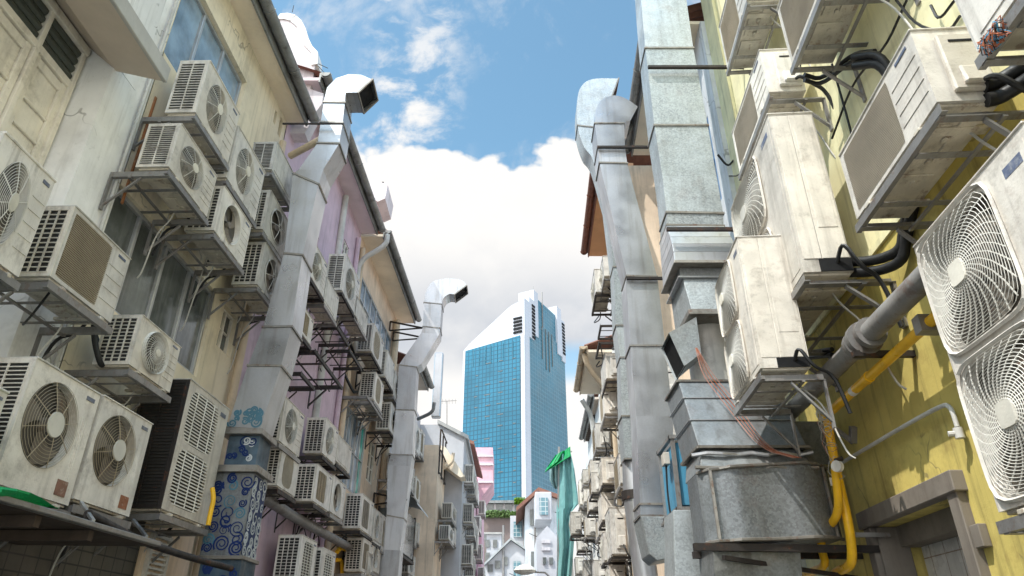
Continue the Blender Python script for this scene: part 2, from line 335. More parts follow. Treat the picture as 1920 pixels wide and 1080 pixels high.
def make_ac(kind, w, h, d, case, label, side='grid'):
    t = thing('air_conditioner', label, 'air conditioner', world=False)
    body = MB(); grl = MB(); rec = MB(); bl = MB(); hb = MB(); wr = MB()
    lid = .012
    # shell behind the front plate
    body.add([(0, 0, 0), (w, 0, 0), (w, d, 0), (0, d, 0), (0, 0, h), (w, 0, h), (w, d, h), (0, d, h)], [(3, 2, 1, 0), (4, 5, 6, 7), (1, 2, 6, 5), (2, 3, 7, 6), (3, 0, 4, 7)])
    wm = 'wire'
    if kind in ('ring', 'spiral', 'cross', 'bare'):
        R_ = h * .40; cx = w * .42; cz = h * .5; plate(body, 0, w, 0, h, cx, cz, R_, R_); fan(rec, bl, hb, wr, cx, cz, R_, 0, kind)
        for i in range(5): body.box((cx + R_ + .03, -.004, h * (.2 + .13 * i)), (w - .02, .001, h * (.2 + .13 * i) + .004))
    elif kind == 'bigring':
        R_ = h * .355; cx = w * .42; cz = h * .56; plate(body, 0, w, 0, h, cx, cz, R_, R_); fan(rec, bl, hb, wr, cx, cz, R_, 0, 'ring', hub=.082)
        for i in range(3): body.box((w * .83 + i * .022, -.004, .12), (w * .83 + i * .022 + .004, .001, h * .75))
        st = MB(); st.box((w * .74, -.004, .04), (w * .90, -.001, .14)); st.build('sticker', 'sticker', t)
        wm = 'wire_brown'
    elif kind == 'twin':
        R_ = w * .325; cx = w * .35
        for i in (0, 1):
            z0 = h * .5 * i + (0 if i == 0 else 0); z1 = h * .5 * (i + 1); cz = (z0 + z1) / 2 + .0
            plate(body, 0, w, z0, z1, cx, cz, R_ * .97, R_ * .97, 6); hb = MB(); fan(rec, bl, hb, wr, cx, cz, R_, -.004, 'square'); hb.build('fan_hub', 'hub', t); hb = MB()
            fr = [(cx + math.cos(a) * R_ * 1.03 * sup(7)(a), 0, cz + math.sin(a) * R_ * 1.03 * sup(7)(a)) for a in [2 * PI * k / 48 for k in range(48)]]
            grl.ring((cx, -.012, cz), (1, 0, 0), (0, 0, 1), R_ * 1.04, .011, 48, sup(7))
            rec.add([(cx - R_, .057, cz - R_), (cx + R_, .057, cz - R_), (cx + R_, .057, cz + R_), (cx - R_, .057, cz + R_)], [(0, 1, 2, 3)])
        body.box((w * .72, -.003, .05), (w * .97, .001, h - .05)); grl.build('grille_frame', case, t)
    elif kind in ('slat', 'vlouv', 'oval', 'louver2', 'fabric'):
        if kind == 'slat': zs = [(w * .36, h * .5, w * .32, h * .45, 30)]; wm = 'wire_brown'
        elif kind == 'vlouv': zs = [(w * .5, h * .5, w * .30, h * .42, 12)]; wm = 'wire'
        elif kind == 'fabric': zs = [(w * .38, h * .5, w * .26, h * .40, 12)]; wm = 'wire_brown'
        elif kind == 'oval': zs = [(w * .42, h * .5, w * .27, h * .43, 3.5)]; wm = 'wire_brown'
        else: zs = [(w * .43, h * .265, w * .34, h * .215, 5), (w * .43, h * .74, w * .34, h * .215, 5)]; wm = 'wire'
        for i, (cx, cz, rx, rz, nn) in enumerate(zs):
            z0, z1 = (0, h) if len(zs) == 1 else (h * .505 * i, h * (.505 if i == 0 else 1))
            plate(body, 0, w, z0, z1, cx, cz, rx, rz, nn, dep=.03)
            rec.add([(cx - rx, .028, cz - rz), (cx + rx, .028, cz - rz), (cx + rx, .028, cz + rz), (cx - rx, .028, cz + rz)], [(0, 1, 2, 3)])
            if kind == 'oval':
                for k in range(22):
                    x = -rx + (k + .5) * 2 * rx / 22; hz = rz * max(0, 1 - abs(x / rx) ** nn) ** (1 / nn); wr.box((cx + x - .003, -.003, cz - hz), (cx + x + .003, .006, cz + hz))
            else:
                m_ = {'slat': 34, 'vlouv': 14, 'fabric': 30, 'louver2': 17}[kind]
                for k in range(m_):
                    z = -rz + (k + .5) * 2 * rz / m_; hx = rx * max(0, 1 - abs(z / rz) ** nn) ** (1 / nn); th = rz / m_ * (.42 if kind != 'louver2' else .6)
                    wr.hexa([(cx - hx, -.002, cz + z - th), (cx + hx, -.002, cz + z - th), (cx + hx, .014, cz + z), (cx - hx, .014, cz + z), (cx - hx, -.002, cz + z + th * .4), (cx + hx, -.002, cz + z + th * .4), (cx + hx, .014, cz + z + th), (cx - hx, .014, cz + z + th)])
                for x in ((-.5, 0, .5) if kind != 'slat' else ()): wr.box((cx + x * rx * 1.2 - .003, -.005, cz - rz * .97), (cx + x * rx * 1.2 + .003, .004, cz + rz * .97))
        if kind == 'slat':
            for i in range(4): body.box((w * .70, -.004, h * (.2 + .17 * i)), (w - .02, .001, h * (.2 + .17 * i) + .004))
    else:
        body.add([(0, 0, 0), (w, 0, 0), (w, 0, h), (0, 0, h)], [(0, 1, 2, 3)]); body.box((.05, -.005, .04), (w * .8, .001, h - .04))
    body.build('casing', case, t)
    bd = MB(); bd.box((w * .80, -.0045, h * .90), (w * .93, -.001, h * .935)); bd.build('badge', 'badge', t)
    if wr.v: wr.build('fan_grille', wm, t)
    if rec.v: rec.build('fan_recess', 'recess', t)
    if bl.v: bl.build('fan_blade', 'blade', t)
    if hb.v: hb.build('fan_hub', 'hub' if kind != 'cross' else 'blade', t, smooth=True)
    tp = MB(); tp.box((-.008, -.008, h - .002), (w + .008, d + .008, h + lid)); tp.build('top_cover', case, t, bevel=.004)
    # coil side at x = 0
    cs = MB(); cs.box((-.003, .03, .03), (0.0, d - .02, h - .03)); cs = cs.build('coil', 'coil', t)
    g = MB(); nz = int(h / .042) if side == 'grid' else int(h / .03); nx = 4 if side == 'grid' else 2
    for i in range(nz + 1): z = .03 + (h - .06) * i / nz; g.box((-.013, .03, z - .0035), (-.004, d - .02, z + .0035))
    for i in range(nx + 1): y = .03 + (d - .05) * i / nx; g.box((-.015, y - .005, .03), (-.004, y + .005, h - .03))
    g.box((-.010, 0, 0), (.002, .032, h)); g.box((-.010, d - .022, 0), (.002, d, h)); g.box((-.010, .03, 0), (.002, d - .02, .03)); g.box((-.010, .03, h - .03), (.002, d - .02, h))
    g.build('side_grille', case if kind != 'louver2' else 'black_steel', t)
    # valve side at x = w
    v = MB(); v.box((w, d * .30, h * .10), (w + .028, d * .93, h * .86)); v.hexa([(w + .028, d * .42, h * .14), (w + .05, d * .45, h * .16), (w + .05, d * .88, h * .16), (w + .028, d * .92, h * .14), (w + .028, d * .42, h * .40), (w + .04, d * .45, h * .38), (w + .04, d * .88, h * .38), (w + .028, d * .92, h * .40)])
    if kind == 'twin':
        v = MB(); v.box((w, .02, .10), (w + .004, d * .42, h - .02)); v.box((w, d * .44, .10), (w + .006, d * .97, h - .02)); v.box((w + .0055, d * .50, h * .25), (w + .009, d * .90, h * .9))
    v = v.build('valve_cover', case, t, bevel=.002 if kind == 'twin' else .008)
    hd = MB()
    if kind == 'twin': hd.box((w + .001, d * .35, .0), (w + .008, d * .99, .095)); hd.build('pipe_opening', 'void', v)
    else: hd.box((w + .029, d * .45, h * .74), (w + .031, d * .82, h * .77)); hd.build('handle', 'void', v)
    # hoses from the valve side to the wall
    ho = MB(); ho.tube(smooth_path([(w + .0, d * .7, h * .22 if kind != 'twin' else .06), (w + .09, d * .75, h * .12), (w + .10, d * .95, -.04), (w + .06, d + .12, -.10), (w + .05, d + .17, -.45)], 2), .014, 7); ho.build('insulated_hose', 'black', t, smooth=True)
    ho = MB(); ho.tube(smooth_path([(w * .8, d * .8, -.03), (w * .82, d * .9, -.14), (w * .84, d + .08, -.30), (w * .9, d + .14, -.75), (w * .92, d + .18, -.80)], 2), .007, 5); ho.build('drain_hose', 'cable', t, smooth=True)
    # base pan and feet
    b = MB(); b.box((.015, .015, -.018), (w - .015, d - .015, .001)); b.box((.10, .05, -.030), (w * .45, d - .07, -.017)); b.box((w * .52, .06, -.026), (w - .12, d * .45, -.017)); b.box((w * .55, d * .55, -.030), (w - .08, d - .05, -.017))
    for x in (w * .15, w * .78): b.box((x, -.02, -.040), (x + .05, d + .02, -.017))
    for k in range(4): b.tube([(w * (.2 + .18 * k), d * .5, -.036), (w * (.2 + .18 * k), d * .5, -.017)], .018, 10)
    b.build('base_pan', 'pan', t, bevel=.004)
    return t
def make_bracket(case='steel'):
    # unit bracket: x 0..1, y 0 (front) .. 1 (wall), hung below z = 0
    t = thing('wall_bracket', '', 'bracket', world=False); w = 1; c = .05
    r = MB(); r.box((-.03, -.035, -.040), (1.03, -.029, .005)); r.box((-.03, -.035, -.046), (1.03, .03, -.040)); r.build('rail', case, t)
    for x in (0.0, .955):
        a = MB(); a.box((x, -.029, -.046), (x + .006, 1, .0)); a.box((x, -.029, -.052), (x + .045, 1, -.046)); a.build('arm', case, t)
        q = MB(); q.bar((x + .02, .45, -.06), (x + .02, .985, -.34), .028, .02); q.box((x, .965, -.38), (x + .04, 1, -.0525)); q.build('brace', case, t)
    cr = MB()
    for x in (.25, .68): cr.box((x, .03, -.052), (x + .045, 1.0, -.0465))
    cr.box((-.0, .62, -.064), (1, .67, -.0525)); cr.build('cross_bar', case, t)
    return t
PROTO = {}
KD = {  # kind: (mesh kind, w, h, d, case, side)
 'ring': ('ring', .80, .55, .29, 'white_case', 'grid'), 'ringc': ('ring', .80, .55, .29, 'cream_case', 'slots'), 'spiral': ('spiral', .78, .54, .29, 'cream_case', 'grid'),
 'cross': ('cross', .80, .55, .30, 'grey_case', 'grid'), 'bare': ('bare', .80, .55, .30, 'white_case', 'grid'), 'slat': ('slat', .82, .55, .31, 'cream_case', 'grid'), 'slatw': ('slat', .85, .56, .32, 'white_case', 'slots'),
 'blank': ('blank', .80, .50, .29, 'grey_case', 'slots'), 'bigring': ('bigring', .76, .78, .32, 'cream_case', 'slots'), 'louver2': ('louver2', .88, 1.15, .42, 'cream_case', 'slots'),
 'twin': ('twin', .95, 1.38, .34, 'cream_case', 'slots'), 'vlouv': ('vlouv', .75, .62, .32, 'white_case', 'grid'), 'oval': ('oval', .78, .52, .29, 'cream_case', 'grid'), 'fabric': ('fabric', .8, .53, .3, 'white_case', 'grid')}
used = set()
BR = {}
def put_ac(kind, side, loc, w, h, label, group=None, off=.5, bracket=True, case=None, bcase='steel', gap=None, blabel=None, boff=None):
    K = KD[kind]
    if kind not in PROTO: PROTO[kind] = make_ac(*K[:5], label, K[5]); o = PROTO[kind]
    else: o = dup(PROTO[kind])
    a, k = WALLS[side]; th = math.atan(k)
    rz = (PI / 2 - th) if sgn(side) > 0 else (-PI / 2 - th)
    o.location = loc; o.rotation_euler = (0, 0, rz); o.scale = (w / K[1], 1.0, h / K[2]); o['label'] = label; o['category'] = 'air conditioner'
    if group: o['group'] = group
    if case:
        for ch in o.children:
            if ch.name.split('.')[0] in ('casing', 'top_cover', 'side_grille', 'valve_cover'):
                ch.material_slots[0].link = 'OBJECT'; ch.material_slots[0].material = M[case]
    if bracket:
        if bcase not in BR: BR[bcase] = make_bracket(bcase); b = BR[bcase]
        else: b = dup(BR[bcase])
        b.location = Vector(loc) + Vector((0, 0, -.042)); b.rotation_euler = (0, 0, rz); b.scale = (w, boff or off, 1)
        b['label'] = blabel or ' '.join(('steel bracket under the ' + label).split()[:16]); b['category'] = 'bracket'; b['group'] = 'steel brackets under air conditioners'
    return o
def ac(kind, side, u, v, fu, tv, label, off=None, **kw):
    """near bottom front corner (u,v), far bottom corner u, near top v, on the plane the unit's front stands in"""
    off = off if off is not None else (.5 if sgn(side) > 0 else .45)
    p = H(side, u, v, off); y2 = yAt(side, fu, p.z, off); h = zTop(p.y, tv) - p.z; w = abs(y2 - p.y)
    if sgn(side) > 0: loc = p
    else: loc = W(side, y2, p.z, off)      # local x runs towards the camera on the right-hand facade
    return put_ac(kind, side, loc, w, h, label, off=off, **kw)

GL = 'air conditioners on the beige building'
GP = 'air conditioners on the mauve and peach buildings'
GF = 'air conditioners on the far left buildings'
GR = 'air conditioners on the yellow building'
GC = 'air conditioners crowding the far right facades'
ac('ringc', 'L', -75, 440, 35, 250, 'grooved cream air conditioner cut off by the left edge under the shutters', group=GL)
ac('ringc', 'L', 367, 211, 427, 115, 'white slot-sided air conditioner beneath the bluish upper window', group=GL)
ac('ringc', 'L', 317, 313, 388, 233, 'air conditioner beside the rust stain with two dark side slots', group=GL, case='cream_case')
ac('ringc', 'L', 425, 333, 478, 238, 'narrow air conditioner squeezed behind the beige building\'s topmost one', group=GL)
ac('blank', 'L', 510, 318, 547, 267, 'blank fronted air conditioner just left of the bent silver duct', group=GL)
ac('bare', 'L', 402, 432, 455, 350, 'white grid-sided air conditioner with grey unguarded fan', group=GL, case='white_case')
ac('cross', 'L', 493, 430, 540, 358, 'grid-sided air conditioner with brown fan, upper of two beside silver duct', group=GL)
ac('cross', 'L', 483, 533, 525, 455, 'grid-sided air conditioner with brown fan, lower of two beside silver duct', group=GL)
ac('slat', 'L', 95, 518, 208, 388, 'cream air conditioner with square brown slatted grille by lower window', group=GL)
ac('spiral', 'L', 243, 683, 318, 592, 'cream air conditioner with domed spiral fan guard below the lower window', group=GL)
ac('bigring', 'L', -10, 905, 128, 672, 'big round fan condenser nearest the green tarpaulin', group=GL)
ac('bigring', 'L', 140, 935, 242, 743, 'big round fan condenser next to the twin louvred unit', group=GL)
ac('louver2', 'L', 302, 953, 387, 712, 'tall cream unit with two louvred panels and black side', group=GL)
ac('blank', 'L', -160, 880, -48, 690, 'plain pale condenser under the thick dark pipe at left edge', group=GL, off=.62)
# mauve and peach buildings
P_ = [('ringc', 578, 510, 606, 450, 'white round-fan unit tucked right behind the silver duct', 'white_case'), ('ringc', 641, 544, 668, 477, 'white unit with slotted side high on the mauve wall', 'white_case'),
 ('blank', 607, 565, 630, 520, 'blank grey unit between the two highest mauve wall units', None), ('fabric', 561, 618, 582, 573, 'small unit half hidden by duct above the empty black brackets', 'cream_case'),
 ('blank', 664, 590, 686, 554, 'plain unit tucked below the slotted-side unit', None), ('oval', 696, 658, 715, 607, 'cream unit with open black side near the peach windows', 'cream_case'),
 ('blank', 722, 705, 736, 657, 'blank unit over a rusty tray beside the downpipe', 'cream_case'), ('cross', 737, 740, 752, 695, 'narrow cream unit beside second silver duct, upper', 'cream_case'),
 ('cross', 730, 805, 747, 755, 'black-sided unit on the open bracket by second duct', 'cream_case'), ('ring', 604, 849, 628, 784, 'grid-sided unit with pale fan, upper row left', 'cream_case'),
 ('blank', 630, 864, 655, 816, 'flat fronted unit in upper row beside the tall window', 'cream_case'), ('oval', 520, 910, 553, 840, 'unit with rounded brown grille next to blue graffiti duct', 'white_case'),
 ('fabric', 587, 939, 616, 871, 'unit with black rectangular grille in the middle row', 'white_case'), ('bare', 618, 958, 642, 892, 'unit with black unguarded fan in the middle row', 'white_case'),
 ('fabric', 674, 990, 696, 926, 'first grid-sided unit of three below the tall window', 'cream_case'), ('cross', 698, 1012, 712, 954, 'round fan unit in the middle of three below the tall window', 'cream_case'),
 ('fabric', 713, 1028, 728, 967, 'last slatted unit of three touching second duct', 'cream_case'), ('vlouv', 555, 1095, 584, 1004, 'tall white unit with louvres at bottom of mauve wall, larger', 'white_case'),
 ('vlouv', 597, 1112, 621, 1028, 'tall white unit with louvres at bottom of mauve wall, smaller', 'white_case'), ('ring', 682, 1100, 695, 1034, 'white unit with black side at the foot of the peach wall', 'white_case')]
for k, u, v, fu, tv, lb, cs in P_:
    ac(k, 'L', u, v, fu, tv, lb, group=GP, case=cs, bcase='black_steel' if R.random() < .5 else 'steel')
def z6(x, y): return 740 + x / 3.177, 740 + y / 3.177
for k, s, off, a, b, fx, lb in [
 ('cross', 'L', .5, (120, 320), 175, 148, 'nearest high unit under the grey building window'), ('fabric', 'L', .5, (150, 345), 205, 172, 'second high unit under the grey building window'),
 ('ring', 'L', .5, (205, 535), 418, 234, 'first unit of the trio on the grey building tray'), ('blank', 'L', .5, (237, 568), 450, 261, 'second unit of the trio on the grey building tray'), ('oval', 'L', .5, (270, 600), 485, 304, 'last unit of the trio on the grey building tray'),
 ('ring', 'E', .4, (340, 735), 645, 372, 'unit below the small barred cage of white house'), ('ring', 'E', .4, (325, 862), 778, 352, 'first unit of pair low on the white house'), ('blank', 'E', .4, (356, 885), 795, 385, 'second unit of pair low on the white house'),
 ('ring', 'L', .5, (80, 1060), 945, 118, 'partly hidden unit at the foot of the second duct'), ('ring', 'L', .5, (185, 1090), 990, 214, 'unit with dark side under the barrel canopy'), ('oval', 'L', .5, (216, 1100), 1005, 240, 'middle front under the barrel canopy'), ('blank', 'L', .5, (243, 1110), 1018, 264, 'farthest front under the barrel canopy'),
 ('ring', 'G', .4, (462, 585), 490, 488, 'upper unit on the rose building'), ('blank', 'G', .4, (482, 602), 520, 502, 'shallow unit beside the upper unit of the rose building'), ('vlouv', 'G', .4, (470, 835), 735, 500, 'slatted unit in middle of the rose building'), ('ring', 'G', .4, (450, 930), 830, 475, 'unit hung low on the rose building'), ('bare', 'G', .4, (448, 1035), 940, 470, 'dark fronted unit lowest on the rose building')]:
    u, v = z6(*a); ac(k, s, u, v, z6(fx, 0)[0], z6(0, b)[1], lb, off=off, group=GF, case=R.choice(['white_case', 'cream_case', 'grey_case']))
# yellow building
def sp(s): return s
ac('slat', 'R', 1757, 190, 1608, 58, 'large cream air conditioner with brown slatted grille and grooved panel', group=GR)
ac('slat', 'R', 1442, 172, 1387, 95, 'smaller brown grille air conditioner high above the twin fan unit', group=GR, case='white_case')
ac('twin', 'R', 1507, 510, 1418, 215, 'tall twin fan condenser in middle of yellow wall, seen side on', group=GR, off=.60)
ac('twin', 'R', 1426, 690, 1378, 445, 'tall condenser beside the round white duct with one fan showing', group=GR, off=.93, boff=.42)
p = H('R', 1875, 960, .45)
put_ac('twin', 'R', p + Vector((-.0 , 0, 0)) , .95, 1.33, 'nearest twin spiral fan condenser filling the right edge', group=GR, off=.45)
p = H('R', 1485, 120, .45); put_ac('slat', 'R', p, .9, .6, 'air conditioner cut by top edge showing its ribbed rusty underside', group=GR, off=.45)
p = H('R', 1364, 128, .45); put_ac('slat', 'R', p, .85, .6, 'air conditioner cut by top edge nearest the square duct', group=GR, off=.45)
p = H('R', 1835, 95, .5); put_ac('blank', 'R', p, .8, .6, 'air conditioner in top right corner with tangled wires on its frame', group=GR, off=.5, case='white_case')
p = H('R', 1432, 610, .15); put_ac('blank', 'R', p, .55, .5, 'pale box unit against the yellow wall behind the tall condensers', group=GR, off=.32, case='cream_case', bracket=False)
ac('slatw', 'R2', 1233, 746, 1218, 685, 'upper cream unit of two between the silver ducts', off=.1, group=GC, gap=.1)
ac('slatw', 'R2', 1243, 835, 1226, 765, 'lower cream unit of two between the silver ducts', off=.1, group=GC)
for k, y, z, w_, h_, lb in [('ring', 17.4, 5.3, .8, .55, 'unit low on grey wall nearest the second duct'), ('oval', 18.5, 5.2, .8, .55, 'brown grille unit in the middle of grey wall'), ('blank', 19.4, 4.2, .8, .5, 'blank unit beside the cream stair block'), ('fabric', 17.5, 6.3, .75, .5, 'unit just under the grey building window tray'), ('ring', 18.4, 4.1, .8, .55, 'unit straight above the barrel canopy'), ('cross', 16.1, 5.2, .8, .55, 'unit behind the second duct at mid height')]:
    put_ac(k, 'L', W('L', y, z, .5), w_, h_, lb, group=GF, off=.5, case=R.choice(['white_case', 'cream_case', 'grey_case']))
for k, y, z, lb in [('ring', 22.2, 6.4, 'topmost unit on the side of the white house'), ('oval', 23.6, 6.3, 'second high unit on the side of the white house'), ('blank', 24.8, 6.4, 'third high unit on the side of the white house'), ('fabric', 22.3, 5.2, 'unit midway up the white house side'), ('ring', 23.8, 5.0, 'farther unit midway up the white house side'), ('vlouv', 22.4, 4.0, 'low unit at the front corner of the white house'), ('ring', 24.0, 3.8, 'low unit farther along the white house'), ('blank', 25.6, 4.8, 'last small unit at the far end of the white house')]:
    put_ac(k, 'EG', W('EG', y, z, .34), .82, .56, lb, group=GF, off=.34, case=R.choice(['white_case', 'cream_case', 'grey_case']))
for k, y, z, lb in [('ring', 29.5, 6.0, 'unit in a stack at the rose building middle left'), ('fabric', 31, 5.1, 'unit in a stack at the rose building lower middle'), ('blank', 32.5, 7.2, 'blank unit at the rose building far end'), ('ring', 33, 4.4, 'lowest far unit on the rose building')]:
    put_ac(k, 'G', W('G', y, z, .4), .85, .6, lb, group=GF, off=.4, case='white_case')
for k, y, z, lb in [('ring', 8.3, 3.9, 'unit half hidden right behind the graffiti duct top'), ('oval', 12.9, 6.0, 'unit over the tall green paned window'), ('fabric', 13.2, 2.9, 'low unit on the peach wall over the yellow pipes'), ('ring', 15.2, 2.6, 'low unit near the foot of the thick cream downpipe'), ('cross', 14.0, 3.0, 'low black fan unit under the row of three')]:
    put_ac(k, 'L', W('L', y, z, .5), .8, .55, lb, group=GP, off=.5, case=R.choice(['white_case', 'cream_case']))
i = 0
words = ['topmost unit against the sky above the cream eave', 'box of pair jutting highest against the cloud', 'unit overlapping the cream soffit and white pipe', 'unit directly below the cream soffit', 'unit level with the ribbed roof edge', 'unit over stacked dark trays', 'slim unit hugging the ribbed roof underside', 'lone pale box with drooping cable', 'double-height unit on a long slanting tray', 'slim unit above the pale box', 'small unit beside the top of teal netting', 'boxy unit jutting out beside teal netting', 'unit left of the pale box with cable', 'unit below the lone pale box', 'small unit beside the white vertical pipe', 'small unit under the jutting boxy one', 'tall unit low beside the round duct', 'lowest unit next to teal netting', 'lowest unit in the middle of the cluster', 'lowest unit near the round duct', 'narrow unit behind black cables', 'faint unit at far end below the ribbed roof', 'faint lower unit at far end', 'unit between two downpipes low on the right', 'grey unit deep in the shade of the ducts']
cl = [(1133, 517, 480, .9), (1117, 547, 505, .9), (1137, 709, 663, .9), (1134, 775, 722, .9), (1118, 838, 794, .85), (1130, 905, 858, .85), (1108, 892, 862, .8), (1130, 974, 925, .85), (1148, 1038, 952, .9), (1110, 922, 885, .8), (1088, 945, 900, .8), (1072, 1000, 960, .8), (1099, 1003, 968, .8), (1123, 1002, 972, .8), (1087, 978, 952, .7), (1084, 1030, 1003, .8), (1134, 1050, 998, .7), (1080, 1075, 1045, .8), (1096, 1082, 1050, .8), (1116, 1085, 1050, .8), (1105, 955, 930, .7), (1094, 905, 880, .8), (1096, 940, 917, .7), (1145, 1110, 1060, .9), (1164, 905, 850, .85)]
for (u, v, tv, w), lb in zip(cl, words):
    off = .45 + (.12 if lb.startswith('box of') else 0) + (.35 if 'jutting out' in lb else 0)
    p = H('R2', u, v, off); h = zTop(p.y, tv) - p.z
    loc = W('R2', p.y + w, p.z, off)
    put_ac(R.choice(['slatw', 'ring', 'ringc', 'oval', 'blank']), 'R2', loc, w, h, lb, group=GC, off=off, case=R.choice(['white_case', 'cream_case', 'white_case', 'grey_case']), bcase=R.choice(['steel', 'black_steel']))

# ------------------------------------------------------------------ facades
def facade(mb, side, Y0, Y1, Z0, Z1, holes=(), off=0., dep=.12):
    ys = sorted({Y0, Y1, *[h[0] for h in holes], *[h[1] for h in holes]}); zs = sorted({Z0, Z1, *[h[2] for h in holes], *[h[3] for h in holes]})
    ys = [y for y in ys if Y0 <= y <= Y1]; zs = [z for z in zs if Z0 <= z <= Z1]
    for a, b in zip(ys, ys[1:]):
        for c, d in zip(zs, zs[1:]):
            if any(h[0] <= (a + b) / 2 <= h[1] and h[2] <= (c + d) / 2 <= h[3] for h in holes): continue
            mb.add([W(side, a, c, off), W(side, b, c, off), W(side, b, d, off), W(side, a, d, off)], [(0, 1, 2, 3)])
    for h in holes:
        a, b, c, d = h[:4]
        for p, q in (((a, c), (b, c)), ((b, c), (b, d)), ((b, d), (a, d)), ((a, d), (a, c))):
            mb.add([W(side, p[0], p[1], off), W(side, q[0], q[1], off), W(side, q[0], q[1], off - dep), W(side, p[0], p[1], off - dep)], [(0, 1, 2, 3)])
def rpx(side, nb, ft, off=0.):
    a, b = H(side, *nb, off), H(side, *ft, off); return (min(a.y, b.y), max(a.y, b.y), min(a.z, b.z), max(a.z, b.z))
def shell(b, side, Y0, Y1, Z0, Z1, m, depth=5.):    # back, ends and top of a building behind its facade
    mb = MB(); s = -1
    q = [W(side, Y0, Z0, -.001), W(side, Y1, Z0, -.001), W(side, Y1, Z0, -depth), W(side, Y0, Z0, -depth)]
    t = [p + Vector((0, 0, Z1 - Z0)) for p in q]
    mb.add(q + t, [(1, 2, 6, 5), (2, 3, 7, 6), (3, 0, 4, 7), (4, 5, 6, 7)]); return mb.build('side_wall', m, b)
def window(b, side, r, nx=1, nz=1, dep=.10, off=0., fm='alu', gm='glass_dark', fw=.04, tint=None):
    Y0, Y1, Z0, Z1 = r; f = MB(); o0, o1 = off - dep, off - dep + .045
    f.wbox(side, Y0, Y1, Z0, Z0 + fw, o0, o1); f.wbox(side, Y0, Y1, Z1 - fw, Z1, o0, o1)
    for i in range(nx + 1):
        y = Y0 + (Y1 - Y0 - fw) * i / nx; f.wbox(side, y, y + fw, Z0 + fw, Z1 - fw, o0 + .001, o1 - .002)
    for i in range(1, nz):
        z = Z0 + (Z1 - Z0) * i / nz; f.wbox(side, Y0 + fw, Y1 - fw, z, z + fw * .6, o0 + .003, o1 - .006)
    w = f.build('window', fm, b, bevel=.004)
    w['_w'] = 1
    w.location = (0, 0, 0)
    for i in range(nx):
        p = MB(); y = Y0 + (Y1 - Y0) * i / nx; y2 = Y0 + (Y1 - Y0) * (i + 1) / nx
        p.add([W(side, y, Z0, o0 + .01), W(side, y2, Z0, o0 + .01), W(side, y2, Z1, o0 + .01), W(side, y, Z1, o0 + .01)], [(0, 1, 2, 3)])
        pm = gm if not (tint and i in tint) else tint[i]
        o = p.build('pane', pm, w)
    return w
def eave(b, side, Y0, Y1, Z, over, sm, gm='gutter', roof='tile', rise=1.6, run=3.6, gr=.075):
    s = MB(); s.hexa([W(side, Y0, Z, -.1), W(side, Y0, Z, over), W(side, Y1, Z, over), W(side, Y1, Z, -.1)] + [q + Vector((0, 0, .06)) for q in (W(side, Y0, Z, -.1), W(side, Y0, Z, over), W(side, Y1, Z, over), W(side, Y1, Z, -.1))])
    s.build('soffit', sm, b)
    f = MB(); f.wbox(side, Y0, Y1, Z - .03, Z + .16, over + .001, over + .026); f.build('fascia', 'gutter' if gm == 'gutter' else gm, b)
    g = MB(); n = 10; N = max(2, int((Y1 - Y0) / .9)); vs = []
    for j in range(N + 1):
        y = Y0 - .04 + (Y1 - Y0 + .08) * j / N
        for i in range(n + 1):
            a = PI + PI * i / n; vs.append(W(side, y, Z + .13 + math.sin(a) * gr, over + .03 + gr + math.cos(a) * gr))
        for i in range(n + 1):
            a = 2 * PI - PI * i / n; vs.append(W(side, y, Z + .132 + math.sin(a) * (gr - .006), over + .03 + gr + math.cos(a) * (gr - .006)))
    m = 2 * (n + 1)
    g.add(vs, [(j * m + i, j * m + (i + 1) % m, (j + 1) * m + (i + 1) % m, (j + 1) * m + i) for j in range(N) for i in range(m)])
    for e in (0, N): g.add([vs[e * m + i] for i in range(n + 1)], [tuple(range(n + 1))])
    for j in range(N + 1):
        y = Y0 + (Y1 - Y0) * j / N; g.tube([W(side, y, Z + .13 + math.sin(PI + PI * i / n) * (gr + .006), over + .03 + gr + math.cos(PI + PI * i / n) * (gr + .006)) for i in range(n + 1)], .009, 4)
    g.build('gutter', gm, b, smooth=True)
    t = MB(); ny = int((Y1 - Y0) / .13); vs = []; K = 8; L = 2 * ny
    for k in range(K + 1):
        for j in range(L + 1):
            y = Y0 + (Y1 - Y0) * j / L; q = k / K; vs.append(W(side, y, Z + .17 + rise * q + (.04 if j % 2 else -.012), over + .07 - (run + over) * q))
    t.add(vs, [(k * (L + 1) + j, k * (L + 1) + j + 1, (k + 1) * (L + 1) + j + 1, (k + 1) * (L + 1) + j) for k in range(K) for j in range(L)])
    t.build('roof', roof, b)
def pipe(pts, r, m, label, cat='pipe', name='drain_pipe', n=10, group=None, round_=True):
    if round_ and len(pts) > 2: pts = smooth_path(pts)
    mb = MB(); mb.tube(pts, r, n); o = mb.build(name, m, None, smooth=True); origin(o, pts[-1]); return tag(o, label, cat, group)

# ---- beige building with a white pier (left, nearest)
A = thing('beige_shophouse', 'near left beige building with white pier, shutters and mouldy gutter', 'building', W('L', 4, 0))
win_up = rpx('L', (307, 97), (463, 155)); r1 = H('L', 307, 97); r2 = H('L', 463, 155); r3 = H('L', 437, 233)
win_up = (r1.y, r2.y, r1.z, r2.z)
q1, q2, q3 = H('L', 213, 350), H('L', 405, 548), H('L', 367, 707)
win_lo = (q1.y, q2.y, q3.z, q2.z)
o1, o2, o3 = H('L', 440, 598), H('L', 407, 653), H('L', 448, 600)
orn = (H('L', 421, 577).y, H('L', 447, 598).y, H('L', 433, 673).z, H('L', 447, 598).z)
vA = rpx('L', (512, 228), (520, 212)); vB = rpx('L', (520, 250), (531, 228))
YP = 4.72
mb = MB(); facade(mb, 'L', 4.92, 7.9, 0, 8.6, [win_up, win_lo, orn, vA, vB]); mb.build('wall', 'beige_wall', A)
